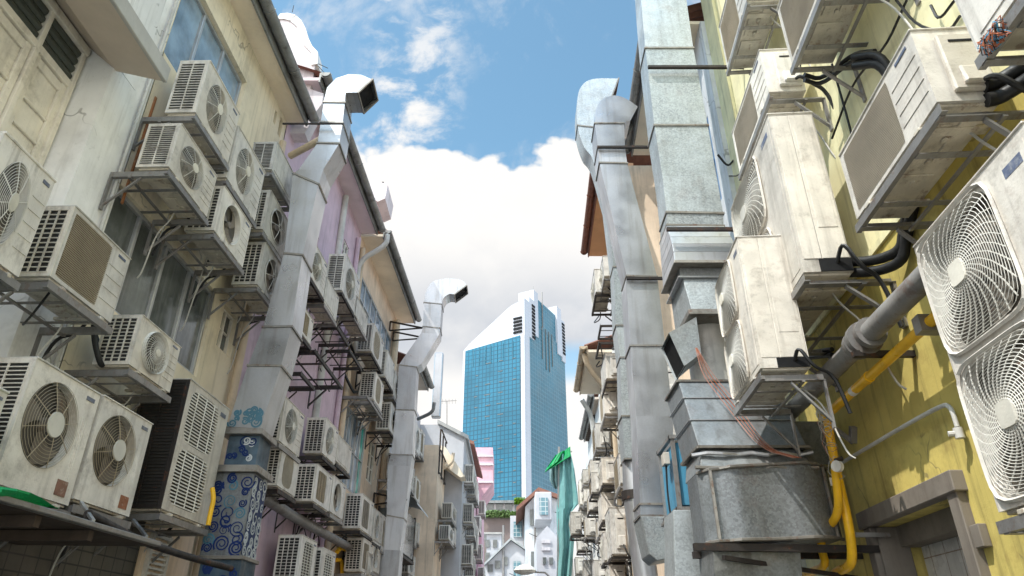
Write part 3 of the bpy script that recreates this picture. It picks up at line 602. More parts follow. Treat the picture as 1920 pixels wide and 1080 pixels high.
mb = MB(); mb.hexa([W('L', 4.386, 0, -.3), W('L', 4.386, 0, 0), W('L', YP, 0, 0), W('L', YP, 0, -.3), W('L', 4.386, 6.44, -.3), W('L', 4.386, 6.155, 0), W('L', YP, 6.155, 0), W('L', YP, 6.44, -.3)]); mb.wbox('L', YP, 4.92, 0, 8.6, -.3, -.008); mb.build('pier', 'white_pier', A)
mb = MB(); facade(mb, 'L', -1, YP, 6.16, 8.6); mb.build('upper_wall', 'white_wall', A)
mb = MB(); facade(mb, 'L', -1, 4.38, 0, 6.4, [(2.5, 4.35, 4.85, 6.30)], off=-.28); mb.build('recessed_wall', 'white_wall', A)
mb = MB(); prof_ = [(-.3, 6.36), (0, 6.10), (.44, 5.98), (.44, 6.10), (0, 6.22), (-.3, 6.5)]
A0 = [W('L', -1, z, o) for o, z in prof_]; A1 = [W('L', 4.42, z, o) for o, z in prof_]
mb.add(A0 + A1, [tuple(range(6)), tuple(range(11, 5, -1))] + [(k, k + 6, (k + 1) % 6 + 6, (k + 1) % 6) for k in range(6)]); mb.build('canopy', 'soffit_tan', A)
mb = MB(); mb.wbox('L', -1, 4.425, 5.965, 6.13, .441, .475); mb.build('canopy_edge', 'concrete', A, bevel=.006)
shell(A, 'L', -1, 7.9, 0, 8.6, 'beige_wall')
window(A, 'L', win_up, 3, 1, gm='glass_sky'); window(A, 'L', win_lo, 4, 1, gm='glass_dark', dep=.08, tint={3: 'glass_dark'})
mb = MB()
for i in range(1, 3):
    y = win_lo[0] + (win_lo[1] - win_lo[0]) * i / 2.5
w = window(A, 'L', orn, 2, 2, fm='wood_cream', gm='glass_dark', fw=.025)
for r in (vA, vB):
    w = window(A, 'L', r, 1, 2, fm='wood_dark', gm='glass_dark', fw=.015)
eave(A, 'L', -1, 7.95, 8.6, .27, 'soffit')
# wooden shutters in the recessed bay
S = MB(); ro = -.28
yA, yB, z0s, zt, z1s = 2.5, 4.36, 4.88, 5.80, 6.26
sh = MB()
for y in (2.52, 2.97, 3.42, 3.87, 4.31): sh.wbox('L', y, y + .05, z0s, z1s, ro - .06, ro + .03)
sh.wbox('L', yA, yB, zt, zt + .07, ro - .061, ro + .028); sh.wbox('L', yA, yB, z1s - .05, z1s + .03, ro - .062, ro + .045); sh.wbox('L', yA - .04, yB + .04, z0s - .07, z0s, ro - .06, ro + .06)
sf = sh.build('window', 'wood_cream', A, bevel=.005); sf['_w'] = 1
for a in (2.57, 3.02, 3.47, 3.92):
    d = MB(); b_ = a + .395
    d.wbox('L', a, b_, z0s, zt, ro - .045, ro - .02)
    for y in (a, b_ - .06): d.wbox('L', y, y + .06, z0s, zt, ro - .02, ro + .005)
    for z in (z0s, z0s + .26, z0s + .50, zt - .09): d.wbox('L', a + .06, b_ - .06, z, z + (.08 if z in (z0s, zt - .09) else .025), ro - .02, ro + .004)
    d.build('shutter', 'wood_cream', sf, bevel=.004)
    lv = MB()
    for k in range(4):
        z = zt + .075 + k * .088; lv.tube([W('L', a, z + .045, ro - .03), W('L', b_, z + .045, ro - .03)], .046, 10)
    lv.build('louvre', 'louver', sf)
mb = MB(); mb.wbox('L', 2.4, 4.38, 4.8, 6.35, ro - .12, ro - .11); mb.build('interior', 'void', A)
# rusty strip and conduits beside the pier
rs = [H('L', 287, 158, .03), H('L', 268, 210, .03), H('L', 235, 305, .03)]
mb = MB(); mb.wbox('L', 4.985, 5.015, 5.1, 6.35, .0, .015); tag(origin(mb.build('drain_strip', 'rust_stain', None, bevel=.004), W('L', 5.0, 4.9)), 'thin rust streaked strip running up the beige wall beside the pier', 'pipe')
pipe([W('L', 4.82, 8.3, .03), W('L', 4.82, 2.2, .03)], .016, 'pipe_white', 'thin cream conduit running full height down the white pier edge')
pipe([W('L', 1.5, 3.17, .17), W('L', 3.9, 3.16, .17), W('L', 4.15, 3.10, .17), W('L', 4.6, 3.08, .10)], .06, 'pipe_grey', 'thick dark pipe running along wall above the big fan condensers')
pipe([W('L', 4.86, 4.15, .12), W('L', 4.87, 3.75, .22), W('L', 4.92, 3.55, .3), W('L', 5.05, 3.6, .25), W('L', 5.1, 3.9, .05)], .022, 'black', 'black hose looping down under the slatted grille unit', 'hose', 'hose')
# lean-to over the near left ground floor
aw = thing('awning', 'dark timber lean-to awning over sooty tiled wall at bottom left', 'awning', W('L', 3.5, 2.0))
pa, pb = H('L', 123, 968, 1.0), H('L', 297, 1022, 1.0)
mb = MB(); mb.wbox('L', 1.5, pb.y, pb.z - .01, pb.z + .022, .97, 1.02); mb.build('front_beam', 'steel', aw, bevel=.005)
mb = MB(); mb.hexa([W('L', 1.5, pb.z, .02), W('L', 1.5, pb.z - .01, .97), W('L', pb.y, pb.z - .01, .97), W('L', pb.y, pb.z, .02)] + [W('L', 1.5, pb.z + .03, .02), W('L', 1.5, pb.z + .02, .97), W('L', pb.y, pb.z + .02, .97), W('L', pb.y, pb.z + .03, .02)]); mb.build('roof_board', 'wood_dark', aw)
for y in (2.6, 3.2, 3.8, 4.3):
    mb = MB(); mb.wbox('L', y, y + .05, pb.z - .07, pb.z - .012, .03, .95); mb.build('rafter', 'wood_dark', aw)
for u, v, u2, v2 in ((152, 942, 175, 977), (250, 975, 275, 1007)):
    a = H('L', u, v, .6); b = H('L', u2, v2, 1.0); mb = MB(); mb.bar(a, b, .018); mb.build('strut', 'galv', aw)
mb = MB(); mb.wbox('L', .5, 6.6, 0, 2.75, .005, .03); mb.build('tiled_wall', 'dark_tile', A)
mb = MB(); mb.wbox('L', 6.65, 7.6, .3, 2.7, .005, .04); o = mb.build('door', 'cream_wall', A); 
mb = MB()
for k in range(9): mb.wbox('L', 6.75, 7.05, 2.15 + k * .045, 2.17 + k * .045, .045, .07)
mb.wbox('L', 6.71, 6.75, 2.1, 2.59, .04, .075); mb.wbox('L', 7.05, 7.09, 2.1, 2.59, .04, .075); mb.wbox('L', 6.751, 7.049, 2.1, 2.14, .04, .074); mb.wbox('L', 6.751, 7.049, 2.56, 2.6, .04, .074); tag(origin(mb.build('vent_grille', 'cream_case', None), W('L', 6.8, 2.1)), 'small cream slatted vent at the bottom beside graffiti duct', 'vent')
# tarpaulin
mb = MB(); vs = []; nu, nv = 22, 10; ya_, yb_ = 1.6, H('L', 122, 966, 1.04).y
for i in range(nu + 1):
    for j in range(nv + 1):
        q_ = j / nv; y = ya_ + (yb_ - ya_) * i / nu; tp_ = max(.02, 1 - (i / nu) ** 3)
        o = .55 + .50 * min(1, q_ / .7) * (.9 + .1 * tp_) + .02 * math.sin(i * .7 + j); z = pb.z + .05 + .012 * math.sin(i * .9 + j * .5) - max(0, q_ - .7) / .3 * .13 * tp_ * (.8 + .3 * math.sin(i * .55))
        vs.append(W('L', y, z, o))
mb.add(vs, [(i * (nv + 1) + j, (i + 1) * (nv + 1) + j, (i + 1) * (nv + 1) + j + 1, i * (nv + 1) + j + 1) for i in range(nu) for j in range(nv)])
tag(origin(mb.build('tarpaulin', 'tarp_green', None, smooth=True), W('L', 2.3, 2.3, .3)), 'bright green tarpaulin laid on the awning under the fan condensers', 'tarpaulin')
pipe([W('L', 4.4, 2.36, .85), W('L', 5.2, 2.32, .75), W('L', 6.0, 2.30, .75), W('L', 6.7, 2.28, .85)], .028, 'black_steel', 'thin dark pipe running from awning toward graffiti duct', 'pipe')
pipe([hY(398, 915, 6.6), hY(401, 935, 6.6), hY(395, 960, 6.6), hY(390, 985, 6.6)], .022, 'pipe_yellow', 'short yellow pipe between louvred unit and graffiti duct', 'pipe', 'gas_pipe')

# ---- party wall gable between the beige and mauve roofs
gp = [(165, 90), (215, 86), (262, 98), (305, 135), (335, 190), (352, 255), (380, 310), (417, 350), (415, 430), (398, 440), (385, 530), (365, 600), (455, 630), (445, 700), (400, 760), (330, 900), (120, 900)]
mb = MB(); mb.prism([hY(480 + x / 3.6, y / 3.6, 8.05) for x, y in gp], (0, .22, 0)); G = thing('party_wall_gable', 'curved pinkish parapet gable rising above the mouldy gutter', 'wall', hY(560, 260, 8.05)); mb.build('wall', 'gable', G)
mb = MB(); pts = [hY(480 + x / 3.6, y / 3.6, 8.03) for x, y in gp[:9]]; mb2 = [p + (Vector((-.06, 0, -.14)) if i < 6 else Vector((-.10, 0, -.02))) for i, p in enumerate(pts)]
for a, b, c, d in zip(pts, pts[1:], mb2, mb2[1:]):
    A_ = [Vector(q) for q in (a, b, d, c)]; mb.hexa(A_ + [q + Vector((0, .28, 0)) for q in A_])
mb.build('coping', 'white_wall', G)
for (x, y, dx, dy) in ((420, 430, 65, 30), (415, 440, 55, 60), (400, 470, 70, 40), (390, 520, 75, 45), (395, 545, 60, 60), (245, 82, 10, -45)):
    mb = MB(); a = hY(480 + x / 3.6, y / 3.6, 8.1); b = hY(480 + (x + dx) / 3.6, (y + dy) / 3.6, 8.1); mb.tube([a, b], .006, 5); mb.build('spike', 'black_steel', G)

# ---- mauve, peach, grey, white and rose buildings on the left
B = thing('mauve_shophouse', 'mauve pink building with long grey gutter behind the first duct', 'building', W('L', 10, 0))
def hole(side, a, b, c=0): return rpx(side, a, b)
wB = [(8.75, 9.35, 4.1, 5.0), (8.9, 9.3, 7.15, 7.85), (9.45, 9.95, 7.1, 7.85), (11.3, 11.7, 8.1, 8.7)]
mb = MB(); facade(mb, 'L', 7.9, 12.4, 0, 9.5, wB, off=.01); mb.build('wall', 'pink_wall', B); shell(B, 'L', 7.9, 12.4, 0, 9.5, 'pink_wall')
window(B, 'L', wB[0], 2, 3, fm='white_frame', dep=.05, fw=.06)
for r in wB[1:]: window(B, 'L', r, 2, 3, fm='white_frame', dep=.05, fw=.03)
eave(B, 'L', 7.95, 12.4, 9.5, .34, 'soffit_pink')
Cb = thing('peach_shophouse', 'peach cream building with deep soffit beyond the mauve one', 'building', W('L', 14.5, 0))
wC = [(12.7, 16.3, 7.75, 8.75), (12.75, 14.6, 4.4, 5.9), (15.0, 15.6, 4.9, 5.8), (16.0, 16.5, 7.0, 7.6)]
mb = MB(); facade(mb, 'L', 12.4, 16.9, 0, 9.5, wC, off=.0); mb.build('wall', 'cream_wall', Cb); shell(Cb, 'L', 12.4, 16.9, 0, 9.5, 'cream_wall')
window(Cb, 'L', wC[0], 6, 2, fm='alu', gm='glass_sky', dep=.05); window(Cb, 'L', wC[1], 5, 2, fm='alu', gm='glass_sky', dep=.05, tint={4: 'glass_green'}); window(Cb, 'L', wC[2], 2, 3, fm='wood_cream', dep=.05); window(Cb, 'L', wC[3], 1, 3, fm='wood_dark', dep=.05)
eave(Cb, 'L', 12.5, 16.9, 9.5, .45, 'soffit')
Eb = thing('grey_shophouse', 'pale grey building beyond the second duct with small tiled eave', 'building', W('L', 19, 0))
wE = [(17.4, 19.8, 6.7, 7.8), (17.6, 19.0, 3.3, 4.7)]
mb = MB(); facade(mb, 'L', 16.9, 21.6, 0, 8.3, wE, off=.0); mb.build('wall', 'grey_wall', Eb); shell(Eb, 'L', 16.9, 21.6, 0, 8.3, 'grey_wall')
window(Eb, 'L', wE[0], 4, 1, fm='white_frame', gm='glass_sky', dep=.05); window(Eb, 'L', wE[1], 3, 1, fm='alu', dep=.05)
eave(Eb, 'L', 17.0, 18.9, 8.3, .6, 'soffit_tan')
pipe([hY(814, 755, 18.6), hY(812, 773, 18.6), hY(783, 786, 18.9)], .05, 'gutter', 'grey swan-neck downpipe under the small tiled eave', 'pipe', 'downpipe')
# small cream volume carrying units
E2 = thing('cream_annex', 'narrow cream stair block standing against the white house', 'building', W('E', 20.5, 0))
mb = MB(); mb.wbox('E', 19.6, 21.45, 0, 6.9, -.9, 0); mb.build('wall', 'cream_wall', E2)
mb = MB(); 
for y in (19.7, 20.4, 21.1): mb.wbox('E', y, y + .04, 6.1, 7.4, .0, .04)
for z in (6.1, 6.75, 7.35): mb.wbox('E', 19.7, 21.14, z, z + .04, .04, .07)
mb.build('window_cage', 'black_steel', E2)
Fh = thing('white_house', 'bright white gabled house with cream dormer at left', 'building', (-2.2, 22, 0))
gx = [hY(822, 1100, 21.6), hY(822, 800, 21.6), hY(830, 796, 21.6), hY(875, 822, 21.6), hY(868, 1100, 21.6)]
mb = MB(); mb.prism([Vector((-4.2, 21.6, 0)), Vector((-4.2, 21.6, 8.1)), hY(826, 796, 21.6), hY(874, 822, 21.6), hY(870, 830, 21.6), Vector((-1.57, 21.6, 0))], (0, 5.4, 0)); mb.build('wall', 'bright_wall', Fh)
mb = MB(); a, b = hY(820, 793, 21.5), hY(878, 823, 21.5); mb.prism([a, b, b + Vector((0, 0, .12)), a + Vector((0, 0, .12))], (0, 5.7, 0)); mb.build('roof', 'concrete', Fh)
dm = [hY(826, 835, 21.0), hY(835, 838, 21.0), hY(872, 893, 21.0), hY(863, 895, 21.0), hY(826, 868, 21.0)]
mb = MB(); mb.prism(dm, (0, .59, 0)); mb.build('dormer', 'soffit', Fh)
pipe([hY(829, 880, 20.9), hY(848, 868, 20.9), hY(850, 850, 20.95)], .05, 'pipe_cream', 'cream elbow pipe under the dormer of the white house', 'pipe', 'downpipe')
mb = MB(); mb.box((-2.5, 20.6, 8.05), (-2.22, 20.85, 10.2)); tag(origin(mb.build('vent_duct', 'galv', None, bevel=.03), (-2.4, 20.7, 8.1)), 'small grey vertical duct beside the cream dormer', 'duct')
Gb = thing('rose_building', 'rose pink building with projecting box top before the tower', 'building', W('G', 33, 0))
wG = [(28.2, 29.8, 7.6, 8.8)]
mb = MB(); facade(mb, 'G', 27.1, 38, 0, 8.9, wG); mb.build('wall', 'rose_wall', Gb); shell(Gb, 'G', 27.1, 38, 0, 8.9, 'rose_wall', .6)
window(Gb, 'G', wG[0], 2, 2, fm='white_frame', gm='glass_sky')
mb = MB(); mb.hexa([W('G', 26.9, 9.2, -.6), W('G', 26.9, 8.9, .25), W('G', 33, 8.9, .25), W('G', 33, 9.2, -.6), W('G', 26.9, 9.32, -.6), W('G', 26.9, 9.02, .25), W('G', 33, 9.02, .25), W('G', 33, 9.32, -.6)]); mb.build('roof', 'tile', Gb)
bx = [hY(886, 839, 34), hY(924, 839, 34), hY(924, 905, 34), hY(903, 932, 34), hY(903, 1250, 34), hY(886, 1250, 34)]
mb = MB(); mb.prism([p for p in bx], (0, 3, 0)); mb.build('box_top', 'rose_wall', Gb)
for v_ in (856, 872, 905): pbox_ = MB(); a = hY(885, v_, 33.9); b = hY(925, v_, 33.9); pbox_.box((a.x, 33.9, a.z), (b.x, 34, a.z + .07)); pbox_.build('joint', 'gable', Gb)
# canopy over a dark ground window
bc = thing('barrel_canopy', 'pale barrel canopy over a dark framed window below the second duct', 'canopy', W('L', 17.5, 4))
a, b = H('L', 778, 985, .75), H('L', 823, 985, .1)
vs = []; 
for i in range(11):
    t_ = PI * .5 * i / 10
    for y in (15.9, 17.7): vs.append(W('L', y, 4.55 + .32 * math.sin(t_), .05 + .95 * math.cos(t_)))
mb = MB(); mb.add(vs, [(2 * i, 2 * i + 1, 2 * i + 3, 2 * i + 2) for i in range(10)]); o = mb.build('canopy_sheet', 'galv_dull', bc, smooth=True)
mb = MB(); mb.wbox('L', 16.0, 17.6, 3.55, 4.5, .1, .7); mb.build('glass_box', 'glass_dark', bc, bevel=.02)
mb = MB()
for y in (15.98, 17.55):
    for o_ in (.1, .66): mb.wbox('L', y, y + .05, 3.5, 4.54, o_, o_ + .05)
mb.wbox('L', 15.97, 17.61, 3.46, 3.52, .09, .72); mb.build('frame', 'black_steel', bc)

# ---- pipes, brackets and cables on the left facades
pipe([W('L', 10.9, 9.4, .06), W('L', 10.9, 4.5, .06)], .06, 'pipe_white', 'grey lilac downpipe on upper mauve wall', 'pipe', 'downpipe')
pipe([W('L', 12.2, 9.35, .62), W('L', 12.2, 9.1, .62), W('L', 12.25, 8.75, .08), W('L', 12.25, 8.3, .08)], .055, 'pipe_white', 'pale bent downpipe joining gutter end at mauve and peach boundary', 'pipe', 'downpipe')
pipe([W('L', 12.5, 9.2, .06), W('L', 12.5, 2.0, .06)], .055, 'pipe_cream', 'cream downpipe at the boundary of the mauve and peach walls', 'pipe', 'downpipe')
pipe([W('L', 12.1, 9.2, .06), W('L', 12.1, 2.0, .06)], .05, 'pink_wall', 'mauve painted downpipe beside the cream one', 'pipe', 'downpipe')
pipe([W('L', 16.3, 9.3, .1), W('L', 16.3, 2.5, .1)], .09, 'pipe_cream', 'thick cream downpipe left of the second silver duct', 'pipe', 'downpipe')
pipe([W('L', 7.75, 8.1, .07), W('L', 7.75, 2.0, .07)], .05, 'pipe_cream', 'tan downpipe at corner of the beige building', 'pipe', 'downpipe')
pipe([H('L', 490, 930, .25), H('L', 560, 975, .25), H('L', 668, 1033, .25), H('L', 700, 1050, .25)], .07, 'pipe_grey', 'long grey sloping drain pipe crossing the mauve wall low down', 'pipe')
pipe([H('L', 632, 1035, .15), H('L', 640, 1025, .15), H('L', 664, 1040, .15), H('L', 655, 1100, .15)], .04, 'pipe_yellow', 'yellow gas pipe at foot of the peach wall', 'pipe', 'gas_pipe')
pipe([H('L', 630, 1050, .1), H('L', 642, 1050, .1), H('L', 640, 1110, .1)], .035, 'pipe_yellow', 'second yellow gas pipe near foot of the peach wall', 'pipe', 'gas_pipe')
def empty_bracket(u, v, fu, side, off, label, case='black_steel'):
    if case not in BR: BR[case] = make_bracket(case)
    b = dup(BR[case]); p = H(side, u, v, off); y2 = yAt(side, fu, p.z, off); a, k = WALLS[side]; th = math.atan(k)
    b.location = p if sgn(side) > 0 else W(side, y2, p.z, off); b.rotation_euler = (0, 0, (PI / 2 if sgn(side) > 0 else -PI / 2) - th); b.scale = (abs(y2 - p.y), off, 1)
    b['label'] = label; b['category'] = 'bracket'; b['group'] = 'empty wall brackets'
for i, (u, v, fu, lb) in enumerate([(590, 656, 640, 'empty black bracket lowest on the upper mauve wall'), (632, 612, 652, 'empty black bracket just above the black cable bundle'), (655, 655, 676, 'empty black bracket left of the rusty tray'), (563, 697, 588, 'empty black bracket next to first duct'), (688, 742, 716, 'empty pale bracket over the peach wall')]):
    empty_bracket(u, v, fu, 'L', .5, lb, 'black_steel' if i < 4 else 'steel')
for i, (u, v, fu, off, lb) in enumerate([(1127, 608, 1122, .5, 'upper empty square bracket against the sky at right'), (1124, 640, 1118, .55, 'lower empty square bracket against the sky at right'), (1135, 862, 1130, .35, 'empty bracket among the cables of the far right cluster')]):
    empty_bracket(u, v, fu, 'R2', off, lb)
def cable(pts, label, m='black', r=.008, group='cables hanging on the facades', n=5):
    return pipe(pts, r, m, label, 'cable', 'cable', n, group)
for i, (u, v, du, dv, lb) in enumerate([(655, 640, 14, 60, 'black cable bundle drooping below the empty brackets'), (640, 690, 20, 45, 'thick black cable bundle beside the pale bracket'), (600, 690, 8, 40, 'thin cable hanging on the mauve wall'), (566, 975, 2, 50, 'knotted cables over the grey drain pipe'), (590, 970, -6, 50, 'cable trailing below the middle row units')]):
    a = H('L', u, v, .05); b = H('L', u + du, v + dv, .05); m_ = (a + b) / 2 + Vector((.15, 0, -.25))
    cable([a, m_, b + Vector((.1, 0, 0))], lb, r=.03 if i < 2 else .008)
cable([W('L', 4.0, 3.72, .45), W('L', 4.1, 3.58, .3), W('L', 4.3, 3.6, .1)], 'thin black cable loop beneath the slatted grille unit')

# ------------------------------------------------------------------ ventilation ducts
def duct(name, label, Y, depth, pairs, m='galv', open_end=True, seams=None, curve=0):
    """pairs: left / right edge pixels on the plane y = Y, swept back by depth"""
    L = [hY(*a, Y) for a, b in pairs]; Rr = [hY(*b, Y) for a, b in pairs]
    t = thing(name, label, 'duct', (L[-1] + Rr[-1]) / 2); D = Vector((0, depth, 0))
    if curve:
        def cr(P):
            out = []
            for i in range(curve):
                p0, p1, p2, p3 = P[max(0, i - 1)], P[i], P[i + 1], P[min(i + 2, curve)]
                for k in range(5):
                    q = k / 5; out.append(.5 * ((2 * p1) + (p2 - p0) * q + (2 * p0 - 5 * p1 + 4 * p2 - p3) * q * q + (3 * p1 - p0 - 3 * p2 + p3) * q ** 3))
            return out + [P[curve]]
        cl1, cr1 = cr(L), cr(Rr); k = MB(); n_ = len(cl1)
        k.add(cl1 + cr1 + [p + D for p in cl1] + [p + D for p in cr1], [f for i in range(n_ - 1) for f in ((i, n_ + i, n_ + i + 1, i + 1), (2 * n_ + i, 2 * n_ + i + 1, 3 * n_ + i + 1, 3 * n_ + i), (n_ + i, 3 * n_ + i, 3 * n_ + i + 1, n_ + i + 1), (i, i + 1, 2 * n_ + i + 1, 2 * n_ + i))])
        k.build('goose_neck', m, t, smooth=True)
    for i in range(curve, len(L) - 1):
        q = [L[i], Rr[i], Rr[i + 1], L[i + 1]]; k = MB()
        fs = [(0, 1, 2, 3), (4, 7, 6, 5), (1, 5, 6, 2), (0, 3, 7, 4)]
        k.add(q + [p + D for p in q], fs); k.build('section', m, t)
    fl = seams if seams is not None else range(len(L))
    for i in fl:
        a, b = L[i], Rr[i]; ax = (b - a).normalized(); up = ax.cross(Vector((0, 1, 0))); up.normalize()
        e = .012; hgt = .012
        c = [a - ax * e - Vector((0, e, 0)), b + ax * e - Vector((0, e, 0)), b + ax * e + D + Vector((0, e, 0)), a - ax * e + D + Vector((0, e, 0))]
        f = MB(); th = [p - up * hgt for p in c]; tp = [p + up * hgt for p in c]
        for j in range(4):
            # a frame of four strips
            n = (j + 1) % 4; inn = lambda p: p + ((a + b) / 2 + D / 2 - p).normalized() * .03
            f.hexa([th[j], th[n], inn(th[n]), inn(th[j]), tp[j], tp[n], inn(tp[n]), inn(tp[j])])
        f.build('flange', 'seam', t)
    if open_end:
        q = [L[0], Rr[0], Rr[0] + D, L[0] + D]; c = sum(q, Vector()) / 4; inw = ((L[1] + Rr[1]) / 2 + D / 2 - c).normalized() * .04
        k = MB(); k.add([p * .9 + c * .1 + inw for p in q], [(0, 1, 2, 3)]); k.build('opening', 'void', t)
    return t, L, Rr
def zz(x, y): return 480 + x / 3.6, y / 3.6       # 3.6x enlargement of the upper left
z4 = lambda x, y: (480 + x / 2, 100 + y / 2)
# first duct: goose neck, offset, long drop, graffiti box
# outlet edge first (inner end, outer end)
d1 = [((zz(786, 537)), (zz(690, 625))), (zz(712, 505), zz(650, 624)), (zz(625, 500), zz(606, 625)), (zz(540, 528), zz(604, 640)), (zz(480, 590), zz(602, 662)), (zz(458, 688), zz(600, 692)), (zz(437, 822), zz(585, 828)), (zz(415, 965), zz(562, 968)), ((560, 318), (606, 318)), ((550, 325), (597, 345)), ((533, 475), (567, 478)), ((493, 613), (547, 612)), ((465, 685), (527, 686)), ((425, 802), (487, 806))]
D1, L1, R1 = duct('exhaust_duct', 'tall bent silver duct with goose neck top and graffiti base at left', 7.0, .40, d1, 'galv', seams=[0, 5, 6, 7, 9, 10, 11, 12, 13])
Lx, Rx = L1[-1], R1[-1]
def bxs(t, name, x0, x1, y0, y1, z0, z1, m, bev=.004):
    mb = MB(); mb.box((x0, y0, z0), (x1, y1, z1)); return mb.build(name, m, t, bevel=bev)
bxs(D1, 'collar', -3.02, -2.58, 6.96, 7.46, 3.60, 3.66, 'seam'); bxs(D1, 'fan_box', -2.94, -2.62, 7.03, 7.40, 3.28, 3.60, 'duct_blue'); bxs(D1, 'collar', -3.03, -2.56, 6.95, 7.47, 3.21, 3.28, 'seam')
bxs(D1, 'blue_side', -2.599, -2.597, 7.02, 7.41, 2.44, 3.19, 'spray_blue', 0)
gb = bxs(D1, 'graffiti_box', -2.99, -2.60, 7.0, 7.43, 2.42, 3.21, 'galv_mid'); bxs(D1, 'graffiti_box', -2.97, -2.58, 7.01, 7.42, 1.2, 2.40, 'duct_blue'); bxs(D1, 'collar', -3.0, -2.56, 6.98, 7.45, 2.39, 2.425, 'seam')
def curl(mb, c, r, ax, ay, nrm, turns=1.6, w=.014, dr=1):
    prev = None; n = 26
    for i in range(n + 1):
        q = i / n; a = dr * turns * 2 * PI * q + c[2]; rr = r * (1 - .8 * q); p = Vector(c[3]) + ax * (c[0] + math.cos(a) * rr) + ay * (c[1] + math.sin(a) * rr) + nrm
        d = (ax * math.cos(a) + ay * math.sin(a)) * w * (1 - .4 * q)
        cur = (p - d / 2, p + d / 2)
        if prev: mb.add([prev[0], prev[1], cur[1], cur[0]], [(0, 1, 2, 3)])
        prev = cur
X_, Y_, Z_ = Vector((1, 0, 0)), Vector((0, 1, 0)), Vector((0, 0, 1))
gs = {k: MB() for k in ('spray_blue', 'spray_teal', 'spray_white')}; rg = random.Random(3)
cnt = 0
for a_ in range(3):
    for b_ in range(7):
        cnt += 1; rr_ = rg.uniform(.04, .085)
        curl(gs['spray_blue' if rg.random() < .75 else 'spray_teal'], (.065 + a_ * .13 + rg.uniform(-.015, .015), .07 + b_ * .105 + rg.uniform(-.035, .035) + .04 * (a_ % 2), rg.uniform(0, 6), (-2.99, 7.0, 2.42)), rr_, X_, Z_, Vector((0, -.004 - cnt * .0001, 0)), dr=rg.choice([-1, 1]), w=rg.uniform(.010, .022), turns=rg.uniform(1.1, 2.2))
        curl(gs['spray_white'], (.07 + a_ * .14 + rg.uniform(-.015, .015), .06 + b_ * .11 + rg.uniform(-.02, .02), rg.uniform(0, 6), (-2.60, 7.0, 2.42)), rr_, Y_, Z_, Vector((.006 + cnt * .0001, 0, 0)), dr=rg.choice([-1, 1]), w=rg.uniform(.016, .028), turns=rg.uniform(1.1, 2.2))
for i in range(16):
    curl(gs['spray_teal'], (rg.uniform(.05, .34), rg.uniform(.02, .20), rg.uniform(0, 6), (-2.98, 7.0, 3.68)), rg.uniform(.02, .06), X_, Z_, Vector((0, -.004 - i * .0001, 0)), dr=rg.choice([-1, 1]), w=.02)
for i in range(24):
    curl(gs['spray_blue'], (rg.uniform(.04, .35), rg.uniform(.03, .6), rg.uniform(0, 6), (-2.97, 7.01, 1.75)), rg.uniform(.03, .085), X_, Z_, Vector((0, -.004 - i * .0001, 0)), dr=rg.choice([-1, 1]), w=.02)
for i in range(9):
    curl(gs['spray_blue' if i % 3 else 'spray_white'], (rg.uniform(.04, .28), rg.uniform(.05, .26), rg.uniform(0, 6), (-2.94, 7.03, 3.29)), rg.uniform(.03, .07), X_, Z_, Vector((0, -.004 - i * .0001, 0)), dr=rg.choice([-1, 1]), w=.018)
for k, g in gs.items(): g.build('graffiti', k, D1)
pipe([hY(530, 232, 6.93), hY(643, 232, 6.93)], .014, 'black_steel', 'dark horizontal tie bar holding the first duct neck', 'bracket', 'tie_bar')
pipe([hY(545, 292, 7.6), hY(590, 268, 7.3), hY(600, 262, 7.3)], .05, 'pipe_cream', 'tan slanting pipe behind the first duct neck', 'pipe', 'downpipe')
# second duct on the left
d2 = [((875, 535), (852, 552)), ((865, 525), (843, 551)), ((838, 522), (834, 556)), ((812, 528), (830, 563)), ((799, 545), (829, 568)), ((795, 567), (828, 570)), ((793, 612), (825, 615)), ((790, 624), (824, 626)), ((756, 672), (790, 682)), ((748, 684), (781, 688)), ((742, 768), (777, 769)), ((733, 852), (773, 853)), ((727, 872), (770, 874)), ((725, 966), (757, 972)), ((712, 1030), (750, 1032)), ((700, 1100), (745, 1102))]
duct('exhaust_duct', 'second silver duct with hooked goose neck, left of the tower', 15.0, .45, d2, 'galv', seams=[0, 5, 6, 9, 10, 11, 13], curve=5)
for i, (u, v, lb) in enumerate([(732, 603, 'upper black bracket tying second duct to the peach wall'), (738, 622, 'lower black bracket tying second duct to the peach wall'), (702, 925, 'low black bracket tying second duct to the peach wall')]):
    mb = MB(); a = H('L', u, v, .05); b = hY(u + 60, v + 12, 15.05); c = a + Vector((0, 0, -.25)); mb.bar(a, b, .04); mb.bar(c, b, .03); mb.bar(a, c, .04); tag(origin(mb.build('duct_bracket', 'black_steel', None), c), lb, 'bracket')
# right: big square duct
e1 = [((1184, -260), (1262, -260)), ((1202, 0), (1287, 0)), ((1210, 90), (1300, 90)), ((1227, 235), (1327, 235)), ((1242, 330), (1343, 330)), ((1250, 398), (1356, 400)), ((1251, 422), (1357, 424))]
tD, La, Ra = duct('exhaust_duct', 'wide square grey duct rising highest at right', 6.0, .36, e1, 'galv_dull', open_end=False, seams=[2, 3, 5, 6])
zs = [La[-1].z]
x0, x1 = La[-1].x, Ra[-1].x
def lay(t, name, a, b, m, n=None):   # frustum between two rectangles (x0,x1,y0,y1,z)
    mb = MB(); mb.hexa([(a[0], a[2], a[4]), (a[1], a[2], a[4]), (a[1], a[3], a[4]), (a[0], a[3], a[4]), (b[0], b[2], b[4]), (b[1], b[2], b[4]), (b[1], b[3], b[4]), (b[0], b[3], b[4])]); return mb.build(name, m, t, bevel=.004)
zt = zs[0]
